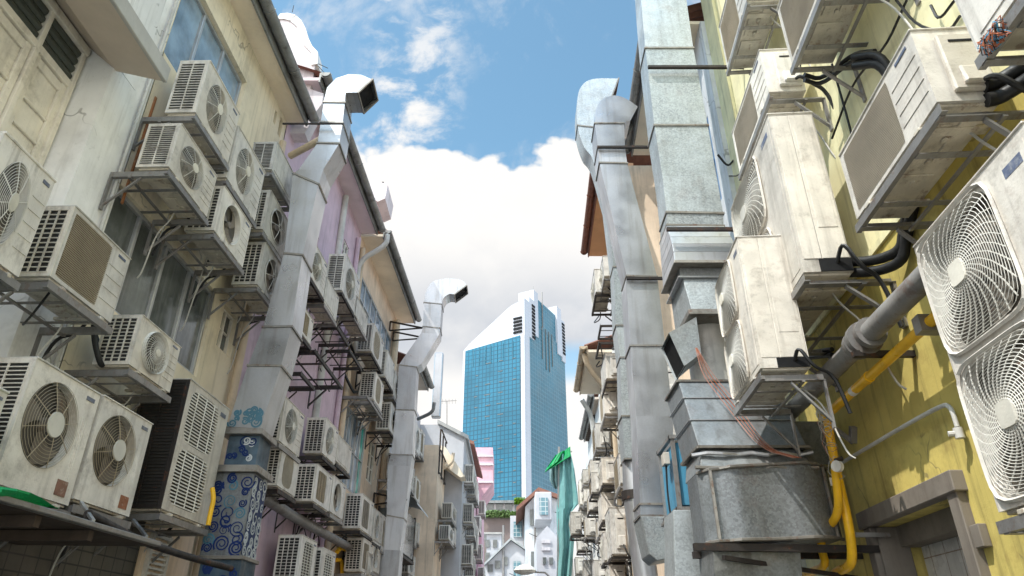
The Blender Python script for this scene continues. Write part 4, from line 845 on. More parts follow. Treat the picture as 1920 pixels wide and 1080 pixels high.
for k in range(5):
    q, q2 = k / 5, (k + 1) / 5; f_ = lambda q: (x0 - .01 - .02 * q, x1 + .02 * q, 6.0 - .22 * math.sin(q * PI / 2), 6.36, zt - (zt - 4.97) * q)
    lay(tD, 'section', f_(q2), f_(q), 'galv')
lay(tD, 'flange', (x0 - .05, x1 + .05, 5.74, 6.40, 4.93), (x0 - .04, x1 + .04, 5.75, 6.40, 4.969), 'seam')
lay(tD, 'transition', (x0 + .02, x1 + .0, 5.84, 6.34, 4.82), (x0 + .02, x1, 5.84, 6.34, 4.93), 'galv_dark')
lay(tD, 'flange', (x0 - .01, x1 + .01, 5.80, 6.38, 4.80), (x0 - .01, x1 + .01, 5.80, 6.38, 4.82), 'galv')
lay(tD, 'section', (x0 + .06, x1 - .04, 5.74, 6.42, 4.42), (x0 + .04, x1 - .02, 5.83, 6.36, 4.80), 'galv_dull')
lay(tD, 'flange', (x0 + .02, x1 - .0, 5.70, 6.46, 4.36), (x0 + .02, x1 - .0, 5.71, 6.46, 4.42), 'seam')
mb = MB(); mb.tube([(1.885, 6.10, 4.37), (1.885, 6.10, 3.70)], .20, 32); mb.build('round_section', 'white_case', tD, smooth=True)
# box and elbow below
tB = thing('fan_box', 'dented grey plenum box and curved elbow duct at lower right', 'duct', (1.9, 5.6, 3.0))
hx = [Vector(p) for p in [(1.47, 5.35, 3.03), (2.32, 5.35, 3.03), (2.32, 5.92, 3.03), (1.47, 5.92, 3.03), (1.47, 5.74, 3.72), (2.32, 5.74, 3.72), (2.32, 6.25, 3.72), (1.47, 6.25, 3.72)]]
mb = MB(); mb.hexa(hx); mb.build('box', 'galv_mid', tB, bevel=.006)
for q, w_ in ((0, .02), (.38, .006), (.72, .006), (1, .02)):
    ring = [hx[i].lerp(hx[i + 4], q) for i in range(4)]; c = sum(ring, Vector()) / 4; ring = [p + (p - c).normalized() * .012 for p in ring]
    mb = MB()
    for a, b in zip(ring, ring[1:] + ring[:1]): mb.bar(a, b, w_ + .006, w_)
    mb.build('flange', 'seam' if w_ > .01 else 'galv', tB)
lay(tB, 'crumpled_collar', (1.44, 2.30, 5.28, 5.80, 2.84), (1.49, 2.28, 5.38, 5.90, 3.02), 'galv_dark')
for z, y, g_ in ((2.97, 5.325, 0), (2.85, 5.27, 1)):
    mb = MB(); pts = [Vector((1.40 + .94 * i / 8, y + .012 * math.sin(i * 1.9 + z * 9), z + .012 * math.sin(i * 2.7 + z * 31))) for i in range(9)]; mb.tube(pts, .016, 6); mb.build('crumpled_edge', 'seam' if g_ else 'galv', tB)
# elbow: front face bowed in plan
N = 14; lo = []; hi = []
for i in range(N + 1):
    q = i / N; x = 1.42 + 1.05 * q; y = 5.22 + .10 * max(0, 1 - q / .12) ** 2 - .02 * math.sin(q * 9) + .20 * (max(0, q - .72) / .28) ** 1.6 + (.035 if i == 2 else 0)
    lo.append(Vector((x + .0, y, 2.31 + .04 * q))); hi.append(Vector((x, y + .02, 2.82 + .06 * math.sin(PI * q * .6))))
bk = 5.66; mb = MB(); n = N + 1
mb.add(lo + hi + [Vector((p.x, bk, p.z)) for p in lo] + [Vector((p.x, bk, p.z)) for p in hi], [(i, i + 1, i + 1 + n, i + n) for i in range(N)] + [(i + 2 * n, i, i + n, i + 3 * n) for i in (0,)] + [(N, N + 2 * n, N + 3 * n, N + n)] + [(i + n, i + 1 + n, i + 1 + 3 * n, i + 3 * n) for i in range(N)] + [(i, i + 2 * n, i + 1 + 2 * n, i + 1) for i in range(N)])
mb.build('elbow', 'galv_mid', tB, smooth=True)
for pts in (lo, hi):
    mb = MB(); mb.tube([p + Vector((0, -.012, 0)) for p in pts], .014, 6); mb.build('seam_edge', 'seam', tB)
for q_ in (1, -2): mb = MB(); mb.bar(lo[q_] + Vector((0, -.01, 0)), hi[q_] + Vector((0, -.01, 0)), .02); mb.build('seam_edge', 'seam', tB)
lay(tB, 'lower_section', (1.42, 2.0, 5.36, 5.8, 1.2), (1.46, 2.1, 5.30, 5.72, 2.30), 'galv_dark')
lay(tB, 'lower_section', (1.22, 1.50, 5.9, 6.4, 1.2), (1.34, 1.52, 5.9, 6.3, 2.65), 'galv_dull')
mb = MB(); mb.bar((1.3, 5.2, 2.27), (2.9, 5.35, 2.27), .05); mb.bar((1.4, 5.66, 2.27), (2.9, 5.7, 2.27), .05); mb.bar((1.5, 5.2, 2.2), (2.6, 5.6, 2.1), .03); tag(origin(mb.build('support_frame', 'black_steel', None), (2, 5.3, 2.2)), 'dark steel frame carrying the curved elbow duct', 'frame')
# hood beside the round section
hd = thing('outlet_hood', 'small angular metal hood with black mouth beside the round white duct', 'duct', (1.6, 5.9, 4.0))
q = [hY(1301, 608, 5.9), hY(1305, 690, 5.9), hY(1270, 700, 5.7), hY(1241, 655, 5.7)]
f0 = [Vector((1.70, 5.72, 4.34)), Vector((1.70, 6.0, 4.34)), Vector((1.70, 6.0, 3.98)), Vector((1.70, 5.72, 3.98))]
f1 = [Vector((1.42, 5.68, 4.16)), Vector((1.42, 6.05, 4.16)), Vector((1.52, 6.05, 3.84)), Vector((1.52, 5.68, 3.84))]
mb = MB(); mb.add(f0 + f1, [(0, 1, 5, 4), (1, 2, 6, 5), (2, 3, 7, 6), (3, 0, 4, 7)]); mb.build('hood', 'galv_dull', hd)
mb = MB(); c = sum(f1, Vector()) / 4; mb.add([p.lerp(c, .04) + Vector((.02, 0, 0)) for p in f1], [(0, 1, 2, 3)]); mb.build('opening', 'void', hd)
# second right duct
e2 = [((1196, 200), (1182, 226)), ((1172, 184), (1176, 227)), ((1150, 179), (1172, 228)), ((1128, 187), (1170, 229)), ((1117, 207), (1169, 230)), ((1115, 231), (1170, 231)), ((1121, 275), (1172, 276)), ((1124, 305), (1176, 306)), ((1175, 517), (1232, 519)), ((1174, 530), (1234, 532)), ((1182, 648), (1247, 648)), ((1193, 780), (1262, 780)), ((1200, 945), (1262, 945)), ((1201, 967), (1262, 967))]
t2, La, Ra = duct('exhaust_duct', 'slim silver duct with rounded top slanting beside the square duct', 7.9, .42, e2, 'galv', seams=[5, 6, 7, 8, 10, 12, 13], open_end=False, curve=5)
mb = MB(); mb.prism([hY(1201, 968, 7.88), hY(1285, 968, 7.88), hY(1292, 1040, 7.88), hY(1232, 1052, 7.88), hY(1218, 1040, 7.88)], (0, .5, 0)); mb.build('outlet_hood', 'galv_dull', t2, bevel=.01)
# third duct, behind, with curved top and round lower run
e3 = [((1160, 147), (1140, 200)), ((1112, 148), (1138, 205)), ((1090, 162), (1132, 212)), ((1082, 190), (1128, 222)), ((1083, 235), (1127, 240)), ((1095, 275), (1127, 262)), ((1112, 300), (1135, 290)), ((1135, 380), (1165, 378)), ((1150, 500), (1176, 500)), ((1155, 610), (1180, 610)), ((1163, 670), (1184, 670)), ((1166, 780), (1194, 780)), ((1172, 860), (1198, 860))]
t3, La, Ra = duct('exhaust_duct', 'farthest grey duct with curled top behind the slim silver one', 9.6, .4, e3, 'galv_dull', open_end=False, seams=[0, 4, 8, 9, 10, 11, 12], curve=7)
c0, c1, c2 = hY(1185, 862, 9.8), hY(1190, 930, 9.8), hY(1215, 1110, 9.8)
mb = MB(); mb.tube([c0, c1, c1.lerp(c2, .5), c2], [.14, .16, .16, .16], 20); mb.build('round_section', 'galv', t3, smooth=True)
mb = MB(); mb.tube([c1 + Vector((0, 0, .06)), c1 - Vector((0, 0, .06))], .18, 20); mb.build('collar', 'black_steel', t3)
# tie bars across the right ducts
for u0, u1, v, Y, lb in ((1215, 1365, 126, 5.94, 'long dark tie bar across the square duct near the top'), (1250, 1420, 430, 5.72, 'dark tie bar across square duct at its lower bend'), (1120, 1216, 276, 7.86, 'dark tie bar across slim duct neck'), (1175, 1245, 522, 7.86, 'rusty tie bar across the slim duct bend')):
    mb = MB(); mb.bar(hY(u0, v, Y), hY(u1, v, Y) + Vector((.35 if u1 > 1300 else 0, 0, 0)), .035); tag(origin(mb.build('tie_bar', 'black_steel', None), hY(u0, v, Y)), lb, 'bracket')
# blue cabinet
cb = thing('electrical_cabinet', 'faded blue metal cabinet in a grey frame between the ducts', 'cabinet', (1.7, 7.2, 2.82))
bxs(cb, 'body', 1.64, 1.95, 6.93, 7.55, 2.88, 3.5, 'blue_paint')
mb = MB()
for x in (1.615, 1.94):
    for y in (6.9, 7.54): mb.box((x, y, 2.84), (x + .04, y + .04, 3.55))
for z in (2.82, 3.53):
    mb.box((1.6, 6.89, z), (1.98, 6.94, z + .04)); mb.box((1.6, 7.54, z), (1.98, 7.58, z + .04)); mb.box((1.6, 6.9, z), (1.64, 7.58, z + .038))
mb.build('frame', 'steel', cb); bxs(cb, 'tray', 1.58, 2.0, 6.86, 7.62, 2.78, 2.82, 'steel')
bxs(cb, 'junction_box', 1.55, 1.61, 7.0, 7.14, 3.3, 3.42, 'cream_case')
cable([(1.58, 7.07, 3.3), (1.56, 7.05, 3.0), (1.56, 7.0, 2.75), (1.7, 6.9, 2.55), (1.9, 6.85, 2.5)], 'black cable drooping from the small cream box on the blue cabinet', r=.01)
# ------------------------------------------------------------------ yellow building and details
Yb = thing('yellow_building', 'near right olive yellow building crowded with air conditioners', 'building', W('R', 3, 0))
dj, dk = H('R', 1800, 885), H('R', 1626, 965); door = (dj.y, dk.y, 0, dk.z)
fr = .11; op = (door[0] + fr, door[1] - fr, 0, door[3] - fr)
mb = MB(); facade(mb, 'R', -1, 6.9, 0, 4.15, [op], dep=.30); mb.build('wall', 'yellow_wall', Yb); mb = MB(); facade(mb, 'R', -1, 6.9, 4.15, 10.8); mb.wbox('R', -1, 6.44, 4.15, 4.2, .001, .02); mb.build('upper_wall', 'paleyellow_wall', Yb); shell(Yb, 'R', -1, 6.9, 0, 10.8, 'paleyellow_wall')
mb = MB(); mb.wbox('R', 6.45, 6.9, 0, 10.8, .001, .04); mb.build('pilaster', 'paleyellow_wall', Yb)
df = MB(); df.wbox('R', door[0], door[0] + fr, 0, door[3], -.12, .06); df.wbox('R', door[1] - fr, door[1], 0, door[3] - fr, -.12, .058); df.wbox('R', door[0] - .03, door[1] + .03, door[3] - fr + .001, door[3] + .01, -.119, .08)
df.wbox('R', door[0] + fr, door[0] + fr + .03, 0, door[3] - fr, -.2, .02); df.wbox('R', door[1] - fr - .03, door[1] - fr, 0, door[3] - fr, -.2, .02)
dd = df.build('door', 'wood_grey', Yb, bevel=.006); dd['_w'] = 1
mb = MB(); mb.wbox('R', door[0] - .1, door[0] - .01, door[3] - .42, door[3] - .30, .0, .05); mb.build('hinge', 'wood_grey', dd, bevel=.004)
mb = MB(); q = [W('R', op[0], 0, -1.2), W('R', op[1] + .0, 0, -1.2)]; mb.wbox('R', op[0] + .13, op[1], 0, op[3] + .01, -.40, -.29); mb.build('tiled_wall', 'white_tile', Yb)
mb = MB(); mb.wbox('R', op[0] - .01, op[0] + .129, 0, op[3] + .01, -.42, -.30); mb.build('interior', 'void', Yb); mb = MB(); mb.wbox('R', op[0], op[1], op[3] - .14, op[3], -.28, -.13); mb.build('transom', 'wood_grey', Yb)
# pipes on the yellow wall
a, b = H('R', 1465, 790, .30), H('R', 1735, 520, .30)
gp_ = thing('drain_pipe', 'thick stained grey drain pipe sloping along the yellow wall', 'pipe', a)
mb = MB(); mb.tube([a, b, b + (b - a) * 1.2], .068, 18); mb.build('pipe', 'pipe_grey', gp_, smooth=True)
c = H('R', 1620, 635, .30); dv = (b - a).normalized()
for q, r_ in ((-.10, .10), (.0, .115), (.10, .10)):
    mb = MB(); mb.tube([c + dv * (q - .025), c + dv * (q + .025)], r_, 18); mb.build('collar', 'pipe_grey', gp_, smooth=True)
mb = MB(); mb.bar(c + Vector((-.1, 0, -.11)), c + Vector((.32, 0, -.11)), .04); mb.build('clamp', 'black_steel', gp_)
ya = thing('gas_pipe', 'long yellow gas pipe sloping along the olive wall with white tags', 'pipe', H('R', 1560, 770, .2))
p0, p1 = H('R', 1556, 773, .2), H('R', 1748, 600, .2)
mb = MB(); mb.tube([p0, p1, p1 + (p1 - p0) * .6], .033, 14); mb.build('pipe', 'pipe_yellow', ya, smooth=True)
c = p0.lerp(p1, .45); dv = (p1 - p0).normalized(); mb = MB(); mb.tube([c - dv * .03, c + dv * .03], .039, 14); mb.build('coupling', 'pipe_yellow', ya, smooth=True)
c = p0.lerp(p1, .30); mb = MB(); mb.tube([c - dv * .03, c + dv * .03], .0345, 14); mb.build('tag', 'white_case', ya)
c = p0.lerp(p1, .95); mb = MB(); mb.wbox('R', c.y - .06, c.y + .02, c.z - .05, c.z + .05, .02, .26); mb.build('clamp', 'steel', ya)
yd = thing('gas_pipe', 'yellow gas pipe dropping beside the elbow duct with a round gauge', 'pipe', H('R', 1600, 1060, .25))
pts = [H('R', 1550, 778, .25), H('R', 1558, 830, .25), H('R', 1572, 900, .25), H('R', 1592, 985, .25), H('R', 1598, 1035, .25), H('R', 1596, 1062, .25), H('R', 1560, 1075, .25), H('R', 1562, 1120, .25)]
mb = MB(); mb.tube(smooth_path(pts, 2), .033, 14); mb.build('pipe', 'pipe_yellow', yd, smooth=True)
pts2 = [H('R', 1560, 830, .35), H('R', 1572, 930, .35), H('R', 1545, 1005, .35), H('R', 1545, 1015, .35), H('R', 1556, 1065, .35), H('R', 1515, 1080, .35)]
mb = MB(); mb.tube(smooth_path([H('R', 1566, 880, .32), H('R', 1575, 965, .32), H('R', 1540, 1000, .34), H('R', 1540, 1030, .34), H('R', 1550, 1062, .34), H('R', 1505, 1078, .34)], 2), .030, 14); mb.build('branch', 'pipe_yellow', yd, smooth=True)
c = H('R', 1573, 875, .33); mb = MB(); mb.tube([c, c + Vector((-.03, -.02, 0))], .04, 18); mb.build('gauge', 'white_case', yd, smooth=True); mb = MB(); mb.tube([c + Vector((.04, .01, .06)), c + Vector((-.01, 0, .05)), c + Vector((-.0, -.0, -.02))], .018, 8); mb.build('valve', 'black_steel', yd)
for k, (u, v) in enumerate(((1556, 905), (1564, 930), (1568, 950))):
    c = H('R', u, v, .29); mb = MB(); mb.box((c.x - .012, c.y - .035, c.z - .03), (c.x + .01, c.y - .030, c.z + .03)); mb.build('tag', 'white_case', yd)
mb = MB(); c = H('R', 1590, 1003, .25); mb.bar(c, c + Vector((.3, 0, 0)), .03); mb.build('clamp', 'steel', yd)
g2 = thing('conduit', 'thin grey conduit with bent end and valve on olive wall', 'pipe', H('R', 1580, 865, .05))
mb = MB(); mb.tube(smooth_path([H('R', 1578, 868, .05), H('R', 1768, 756, .05), H('R', 1784, 765, .05), H('R', 1795, 800, .05)], 3), .014, 10); mb.build('pipe', 'pipe_white', g2, smooth=True)
c = H('R', 1798, 812, .05); mb = MB(); mb.tube([c + Vector((0, 0, .03)), c - Vector((0, 0, .03))], .026, 10); mb.tube([c, c + Vector((-.05, .02, .0))], .016, 8); mb.build('valve', 'pipe_white', g2, smooth=True)
# hood triangle behind the duct elbow
mb = MB(); mb.prism([H('R', 1465, 875, .02), H('R', 1560, 790, .02), H('R', 1560, 870, .02)], (-.55, 0, 0)); tag(origin(mb.build('metal_awning', 'galv_dark', None), H('R', 1465, 875, .02)), 'dark triangular metal canopy beneath the grey drain pipe', 'awning')
mb = MB(); mb.bar(H('R', 1548, 790, .2), H('R', 1600, 830, .02), .03); mb.bar(H('R', 1600, 830, .02), H('R', 1600, 800, .02), .05); tag(origin(mb.build('pipe_bracket', 'steel', None), H('R', 1600, 830, .02)), 'grey steel arm holding the yellow pipe joint', 'bracket')
# insulated lines behind the yellow wall units
def lines(pts, r, label, n=2, m='black'):
    t = thing('refrigerant_line', label, 'pipe', pts[-1]); P = smooth_path(pts, 2)
    for k in range(n):
        mb = MB(); o = Vector((0, .02 * k, -2.1 * r * k)); mb.tube([p + o for p in P], r, 10); mb.build('insulated_pipe', m, t, smooth=True)
    return t
lines([H('R', 1845, 160, .22), H('R', 1870, 155, .16), H('R', 1925, 120, .08), H('R', 1960, 90, .05)], .036, 'pair of fat black insulated pipes beside the large grille unit')
lines([H('R', 1520, 485, .42), H('R', 1560, 492, .30), H('R', 1640, 490, .15), H('R', 1690, 470, .06), H('R', 1695, 430, .04), H('R', 1720, 320, .03)], .035, 'fat black insulated pipes leaving the base of the side-on twin fan unit')
lines([H('R', 1508, 140, .3), H('R', 1540, 150, .15), H('R', 1600, 100, .05), H('R', 1640, 96, .03)], .018, 'black pipes leaving the small brown grille unit')
lines([H('R', 1600, 108, .2), H('R', 1650, 100, .1), H('R', 1680, 160, .04), H('R', 1700, 420, .03)], .03, 'black pipe bundle passing behind the large grille unit', 2)
lines([H('R', 1436, 686, .80), H('R', 1460, 672, .5), H('R', 1490, 665, .08), H('R', 1560, 655, .03)], .020, 'black pipes leaving the condenser beside the round duct')
for i, pts in enumerate([[(1700, 0), (1660, 90), (1600, 150), (1560, 260)], [(1680, 0), (1720, 50), (1780, 60), (1800, 30)], [(1520, 20), (1500, 120), (1490, 200)], [(1790, 0), (1760, 40), (1745, 10)], [(1430, 0), (1425, 80), (1432, 160)], [(1400, 250), (1395, 330), (1355, 330)], [(1560, 120), (1600, 260), (1610, 330)]]):
    cable([H('R', u, v, .05 + .02 * (i % 3)) for u, v in pts], ['black cable from top edge down behind the large grille unit', 'slack black cable loop at top centre right', 'thin cable between the two top units', 'short cable curl at the top edge', 'thin cable down the pale yellow strip', 'cable looping back toward the square duct', 'cable crossing behind the large grille unit corner'][i], r=.009)
rg = random.Random(5)
for i in range(4):
    pts = [Vector((1.62 + .004 * i, 5.60, 3.98)), Vector((1.64 + .03 * i, 5.58, 3.72)), Vector((1.76 + .035 * i, 5.50, 3.45)), Vector((1.93 + .02 * i, 5.30, 3.0)), Vector((2.12 + .02 * i, 5.17, 2.90))]
    cable(pts, ['leftmost red copper cable draped over the plenum box', 'second red copper cable draped over the plenum box', 'third red copper cable draped over the plenum box', 'rightmost red copper cable draped over the plenum box'][i], 'cable_red', .0035, 'red cables over the plenum box')
p = H('R', 1862, 75, .55)
t = thing('wire_tangle', 'tangle of copper and blue wires tied round the top right frame', 'cable', p)
for k, m in enumerate(('cable_red', 'blue_paint', 'black', 'cable_red')):
    mb = MB(); pts = []
    for i in range(40):
        a = i * .9 + k; pts.append(p + Vector((.025 * math.cos(a) + .012 * rg.random(), .12 * (i / 40 - .5) + .02 * math.sin(i * 2.1), .04 * math.sin(a) + .02 * rg.random())))
    mb.tube(pts, .0022, 5); mb.build('wire', m, t)
p = H('R', 1548, 775, .3); t = thing('wire_tangle', 'tangle of pale wires tied round the yellow pipe joint', 'cable', p)
for k, m in enumerate(('cable', 'cable', 'cable_red', 'cable')):
    mb = MB(); pts = []
    for i in range(30):
        a = i * .9 + k * 2; pts.append(p + Vector((.045 * math.cos(a) - .02, .03 * math.sin(i * 1.3), -.5 * (i / 30) * (k / 3) + .05 * math.sin(a))))
    mb.tube(pts, .0022, 5); mb.build('wire', m, t)
# ---- right hand buildings beyond
B2 = thing('blue_window_building', 'bluish white building with blue window frames behind the square duct', 'building', (3, 8.5, 0))
WALLS['R1b'] = (2.35, .05)
wW = [(7.3, 8.1, 6.8, 8.2), (8.4, 9.2, 6.8, 8.2), (7.3, 8.3, 4.0, 5.2)]
mb = MB(); facade(mb, 'R1b', 6.9, 10.2, 0, 9.6, wW); mb.build('wall', 'bluewhite_wall', B2); shell(B2, 'R1b', 6.9, 10.2, 0, 9.6, 'bluewhite_wall')
for r in wW: window(B2, 'R1b', r, 2, 2, fm='blue_frame', gm='glass_sky', dep=.05, fw=.06)
eave(B2, 'R1b', 6.95, 9.9, 9.6, .65, 'soffit', gm='gutter')
mb = MB(); mb.box((1.95, 6.6, 10.2), (2.6, 6.9, 10.6)); mb.build('parapet', 'tile', B2)
B3 = thing('orange_eave_building', 'building with red brown gutter and orange soffit at right', 'building', W('R2', 12, 0))
wR = [(11.2, 12.2, 7.2, 8.4), (12.6, 13.3, 7.2, 8.4)]
mb = MB(); facade(mb, 'R2', 10.2, 13.9, 0, 9.6, wR); mb.build('wall', 'cream_wall', B3); shell(B3, 'R2', 10.2, 13.9, 0, 9.6, 'cream_wall')
for r in wR: window(B3, 'R2', r, 2, 2, fm='white_frame', dep=.05)
eave(B3, 'R2', 10.2, 13.5, 9.6, .5, 'soffit_orange', gm='gutter_brown')
B4 = thing('cream_eave_building', 'building with low cream soffit and white elbow pipe at right', 'building', W('R2', 16, 0))
mb = MB(); facade(mb, 'R2', 13.9, 17.6, 0, 7.7, [(14.3, 15.3, 5.2, 6.3), (15.8, 16.6, 5.2, 6.3)]); mb.build('wall', 'white_wall', B4); shell(B4, 'R2', 13.9, 17.6, 0, 7.7, 'white_wall')
for r in [(14.3, 15.3, 5.2, 6.3), (15.8, 16.6, 5.2, 6.3)]: window(B4, 'R2', r, 2, 2, fm='white_frame', dep=.05)
eave(B4, 'R2', 14.6, 17.5, 7.7, .55, 'soffit', gm='pipe_cream')
pipe([W('R2', 14.8, 7.75, .62), W('R2', 14.9, 7.45, .55), W('R2', 15.2, 7.0, .1), W('R2', 15.2, 5.5, .08)], .06, 'pipe_cream', 'cream elbow downpipe under the low cream soffit', 'pipe', 'downpipe')
B5 = thing('ribbed_roof_building', 'farthest right building with brown tiled eave and ribbed underside', 'building', W('R2', 22, 0))
mb = MB(); facade(mb, 'R2', 17.6, 31, 0, 7.9, [(19, 20, 5, 6.2), (22, 23, 5, 6.2), (25, 26, 5, 6.2)]); mb.build('wall', 'white_wall', B5); shell(B5, 'R2', 17.6, 31, 0, 7.9, 'white_wall', 4)
for r in [(19, 20, 5, 6.2), (22, 23, 5, 6.2), (25, 26, 5, 6.2)]: window(B5, 'R2', r, 2, 2, fm='white_frame', dep=.05)
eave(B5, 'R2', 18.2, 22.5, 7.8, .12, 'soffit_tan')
mb = MB()
for k in range(12): mb.wbox('R2', 19.6 + k * .22, 19.68 + k * .22, 7.70, 7.79, -.1, .11)
mb.build('rafters', 'wood_dark', B5)
pipe([W('R2', 18.5, 7.9, .45), W('R2', 18.8, 7.4, .1), W('R2', 18.8, 3, .1)], .07, 'pipe_white', 'white elbow downpipe under the brown tiled eave', 'pipe', 'downpipe')
pipe([W('R2', 12.6, 8.2, .12), W('R2', 12.6, 2, .12)], .06, 'pipe_cream', 'cream vertical pipe near the round lower duct', 'pipe', 'downpipe')
pipe([W('R2', 14.2, 7.5, .12), W('R2', 14.2, 2, .12)], .05, 'pipe_cream', 'peach vertical pipe through the middle of the right cluster', 'pipe', 'downpipe')
pipe([W('R2', 16.0, 7.5, .12), W('R2', 16.0, 2, .12)], .05, 'black', 'black vertical hose in the right cluster', 'pipe', 'downpipe')
pipe([W('R2', 27, 5.8, .5), W('R2', 27.0, 2, .5)], .09, 'pipe_white', 'white vertical pipe with capped top near the teal netting', 'pipe', 'vent_pipe')
rg = random.Random(11)
cw = ['looping off the topmost right units', 'beside the empty square brackets', 'below the cream soffit', 'over the stacked dark trays', 'crossing the lone pale box', 'next to the peach vertical pipe', 'under the double-height unit', 'behind the slim silver duct foot', 'near the brown tiled eave', 'low beside the white vertical pipe', 'in the middle of the far cluster', 'between the lowest cluster units']
for i in range(12):
    u = rg.uniform(1085, 1165); v = 560 + i * 42 + rg.uniform(-10, 10)
    if u < 1110 and v < 880: u += 40
    a = H('R2', u, v, .3); cable([a, a + Vector((.1, .3, -.35)), a + Vector((-.05, .8, -.25)), a + Vector((.15, 1.1, .1))], 'thin black cable ' + cw[i], r=.014)
for i, (u, v, du, dv, lb) in enumerate([(1362, 150, 10, 60, 'cable loop on the bluish white wall by the square duct'), (1346, 290, 30, 10, 'black cable stretched from bluish wall to yellow building'), (1375, 480, 4, 60, 'cable behind the square duct flange')]):
    a = hY(u, v, 6.8); b = hY(u + du, v + dv, 6.8); cable([a, (a + b) / 2 + Vector((0, 0, -.15)), b], lb, r=.014)

# ------------------------------------------------------------------ teal netting and things at the end of the alley
nt = thing('debris_netting', 'long teal debris netting hanging from green sheet before the tower', 'netting', (1.3, 26, 0)); 
def net(pl, pr, Y, m, name, amp, ph, nx=16):
    mb = MB(); vs = []; K = len(pl); 
    for j in range(K):
        for i in range(nx + 1):
            q = i / nx; p = hY(*pl[j], Y).lerp(hY(*pr[j], Y), q); p.y += amp * math.sin(q * 11 + ph + j * .35) + amp * .5 * math.sin(q * 23 + j); p.x += .02 * math.sin(j * 1.3 + q * 5); vs.append(p)
    mb.add(vs, [(j * (nx + 1) + i, j * (nx + 1) + i + 1, (j + 1) * (nx + 1) + i + 1, (j + 1) * (nx + 1) + i) for j in range(K - 1) for i in range(nx)]); return mb.build(name, m, nt, smooth=True)
net([(1040, 855), (1044, 880), (1046, 920), (1044, 960), (1046, 1000), (1045, 1040), (1042, 1100)], [(1070, 850), (1076, 880), (1082, 930), (1084, 945), (1072, 960), (1078, 1010), (1070, 1100)], 25, 'net_teal', 'net', .12, 0)
net([(1030, 872), (1030, 900), (1038, 915)], [(1046, 860), (1046, 900), (1048, 918)], 25.2, 'net_teal', 'net', .08, 2)
net([(1042, 852), (1025, 875), (1019, 888)], [(1070, 838), (1070, 856), (1030, 880)], 24.9, 'tarp_green', 'green_sheet', .08, 1)
mb = MB(); mb.tube([hY(1048, 838, 25.1), hY(1046, 1100, 25.1)], .04, 6); mb.tube([hY(1030, 872, 25.1), hY(1072, 846, 25.1)], .03, 6); mb.build('pole', 'steel', nt)
pd = thing('podium_building', 'brown podium with hedge planter and grey doors below the tower', 'building', (-1, 75, 0))
def pbox(t, name, u0, u1, v0, v1, Y, dep, m, bev=0):
    a = hY(u0, v1, Y); b = hY(u1, v0, Y); mb = MB(); mb.box((a.x, Y, a.z), (b.x, Y + dep, b.z)); return mb.build(name, m, t, bevel=bev)
pbox(pd, 'wall', 895, 1010, 968, 1300, 75, 6, 'podium'); pbox(pd, 'penthouse', 906, 965, 940, 968, 77, 4, 'grey_wall'); pbox(pd, 'roof', 900, 972, 938, 943, 76.5, 5, 'galv_dark')
for u in (912, 930, 947): pbox(pd, 'door', u, u + 13, 944, 962, 76.9, .1, 'glass_dark')
def hedge(u0, u1, v0, v1, Y, label):
    mb = MB(); a = hY(u0, v1, Y); b = hY(u1, v0, Y); rr = random.Random(u0)
    for i in range(int(900 * (u1 - u0) / 50)):
        c = Vector((rr.uniform(a.x, b.x), Y + rr.uniform(-.6, .4), rr.uniform(a.z, b.z) + .12 * math.sin(i))); d1 = Vector((rr.gauss(0, 1), rr.gauss(0, 1), rr.gauss(0, 1))).normalized() * .16; d2 = d1.orthogonal().normalized() * .1
        mb.add([c - d1, c + d2, c + d1, c - d2], [(0, 1, 2, 3)])
    o = mb.build('hedge', 'leaf', None); tag(origin(o, (a.x, Y, a.z)), label, 'hedge')
hedge(905, 955, 960, 969, 74.9, 'low green hedge along the brown podium edge'); hedge(955, 985, 962, 969, 74.6, 'shorter green hedge behind the teal window boxes'); hedge(965, 985, 936, 944, 76, 'small bright shrub on top of podium by the tower foot')
bh = thing('blue_grey_house', 'blue grey house with teal gridded bay window and red tiled gable', 'building', (2, 45, 0))
a = hY(985, 1300, 45); gpts = [Vector((hY(985, 990, 45).x, 45, 0)), hY(985, 950, 45), hY(1010, 922, 45), hY(1050, 935, 45), Vector((hY(1050, 990, 45).x, 45, 0))]
mb = MB(); mb.prism(gpts, (0, 12, 0)); mb.build('wall', 'bluewhite_wall', bh)
mb = MB(); a, b, c = hY(968, 958, 44.5), hY(1010, 921, 44.5), hY(1052, 936, 44.5); mb.prism([a, b, b + Vector((0, 0, .25)), a + Vector((0, 0, .25))], (0, 13, 0)); mb.prism([b, c, c + Vector((0, 0, .25)), b + Vector((0, 0, .25))], (0, 13, 0)); mb.build('roof', 'tile', bh)
pbox(bh, 'bay', 1004, 1034, 922, 975, 42, 3, 'bright_wall', .05); pbox(bh, 'window', 1012, 1027, 933, 965, 41.9, .15, 'glass_teal'); pbox(bh, 'window', 994, 1000, 955, 985, 44.9, .2, 'glass_dark'); pbox(bh, 'window', 996, 1002, 1034, 1064, 44.9, .2, 'glass_dark')
bh2 = thing('white_terrace', 'sunlit white terrace with row of small gables and vents', 'building', (-1, 48, 0))
mb = MB(); mb.prism([Vector((-1.9, 47, 0)), hY(908, 1070, 47), hY(908, 1062, 47), hY(958, 1014, 47), hY(984, 1032, 47), Vector((.9, 47, 0))], (0, 10, 0)); mb.build('wall', 'bright_wall', bh2)
for k in range(3): pbox(bh2, 'window', 914 + k * 14, 924 + k * 14, 1058 - k * 7, 1072 - k * 6, 46.9, .15, 'glass_dark')
pbox(bh2, 'window', 963, 976, 1052, 1100, 46.9, .2, 'glass_teal')
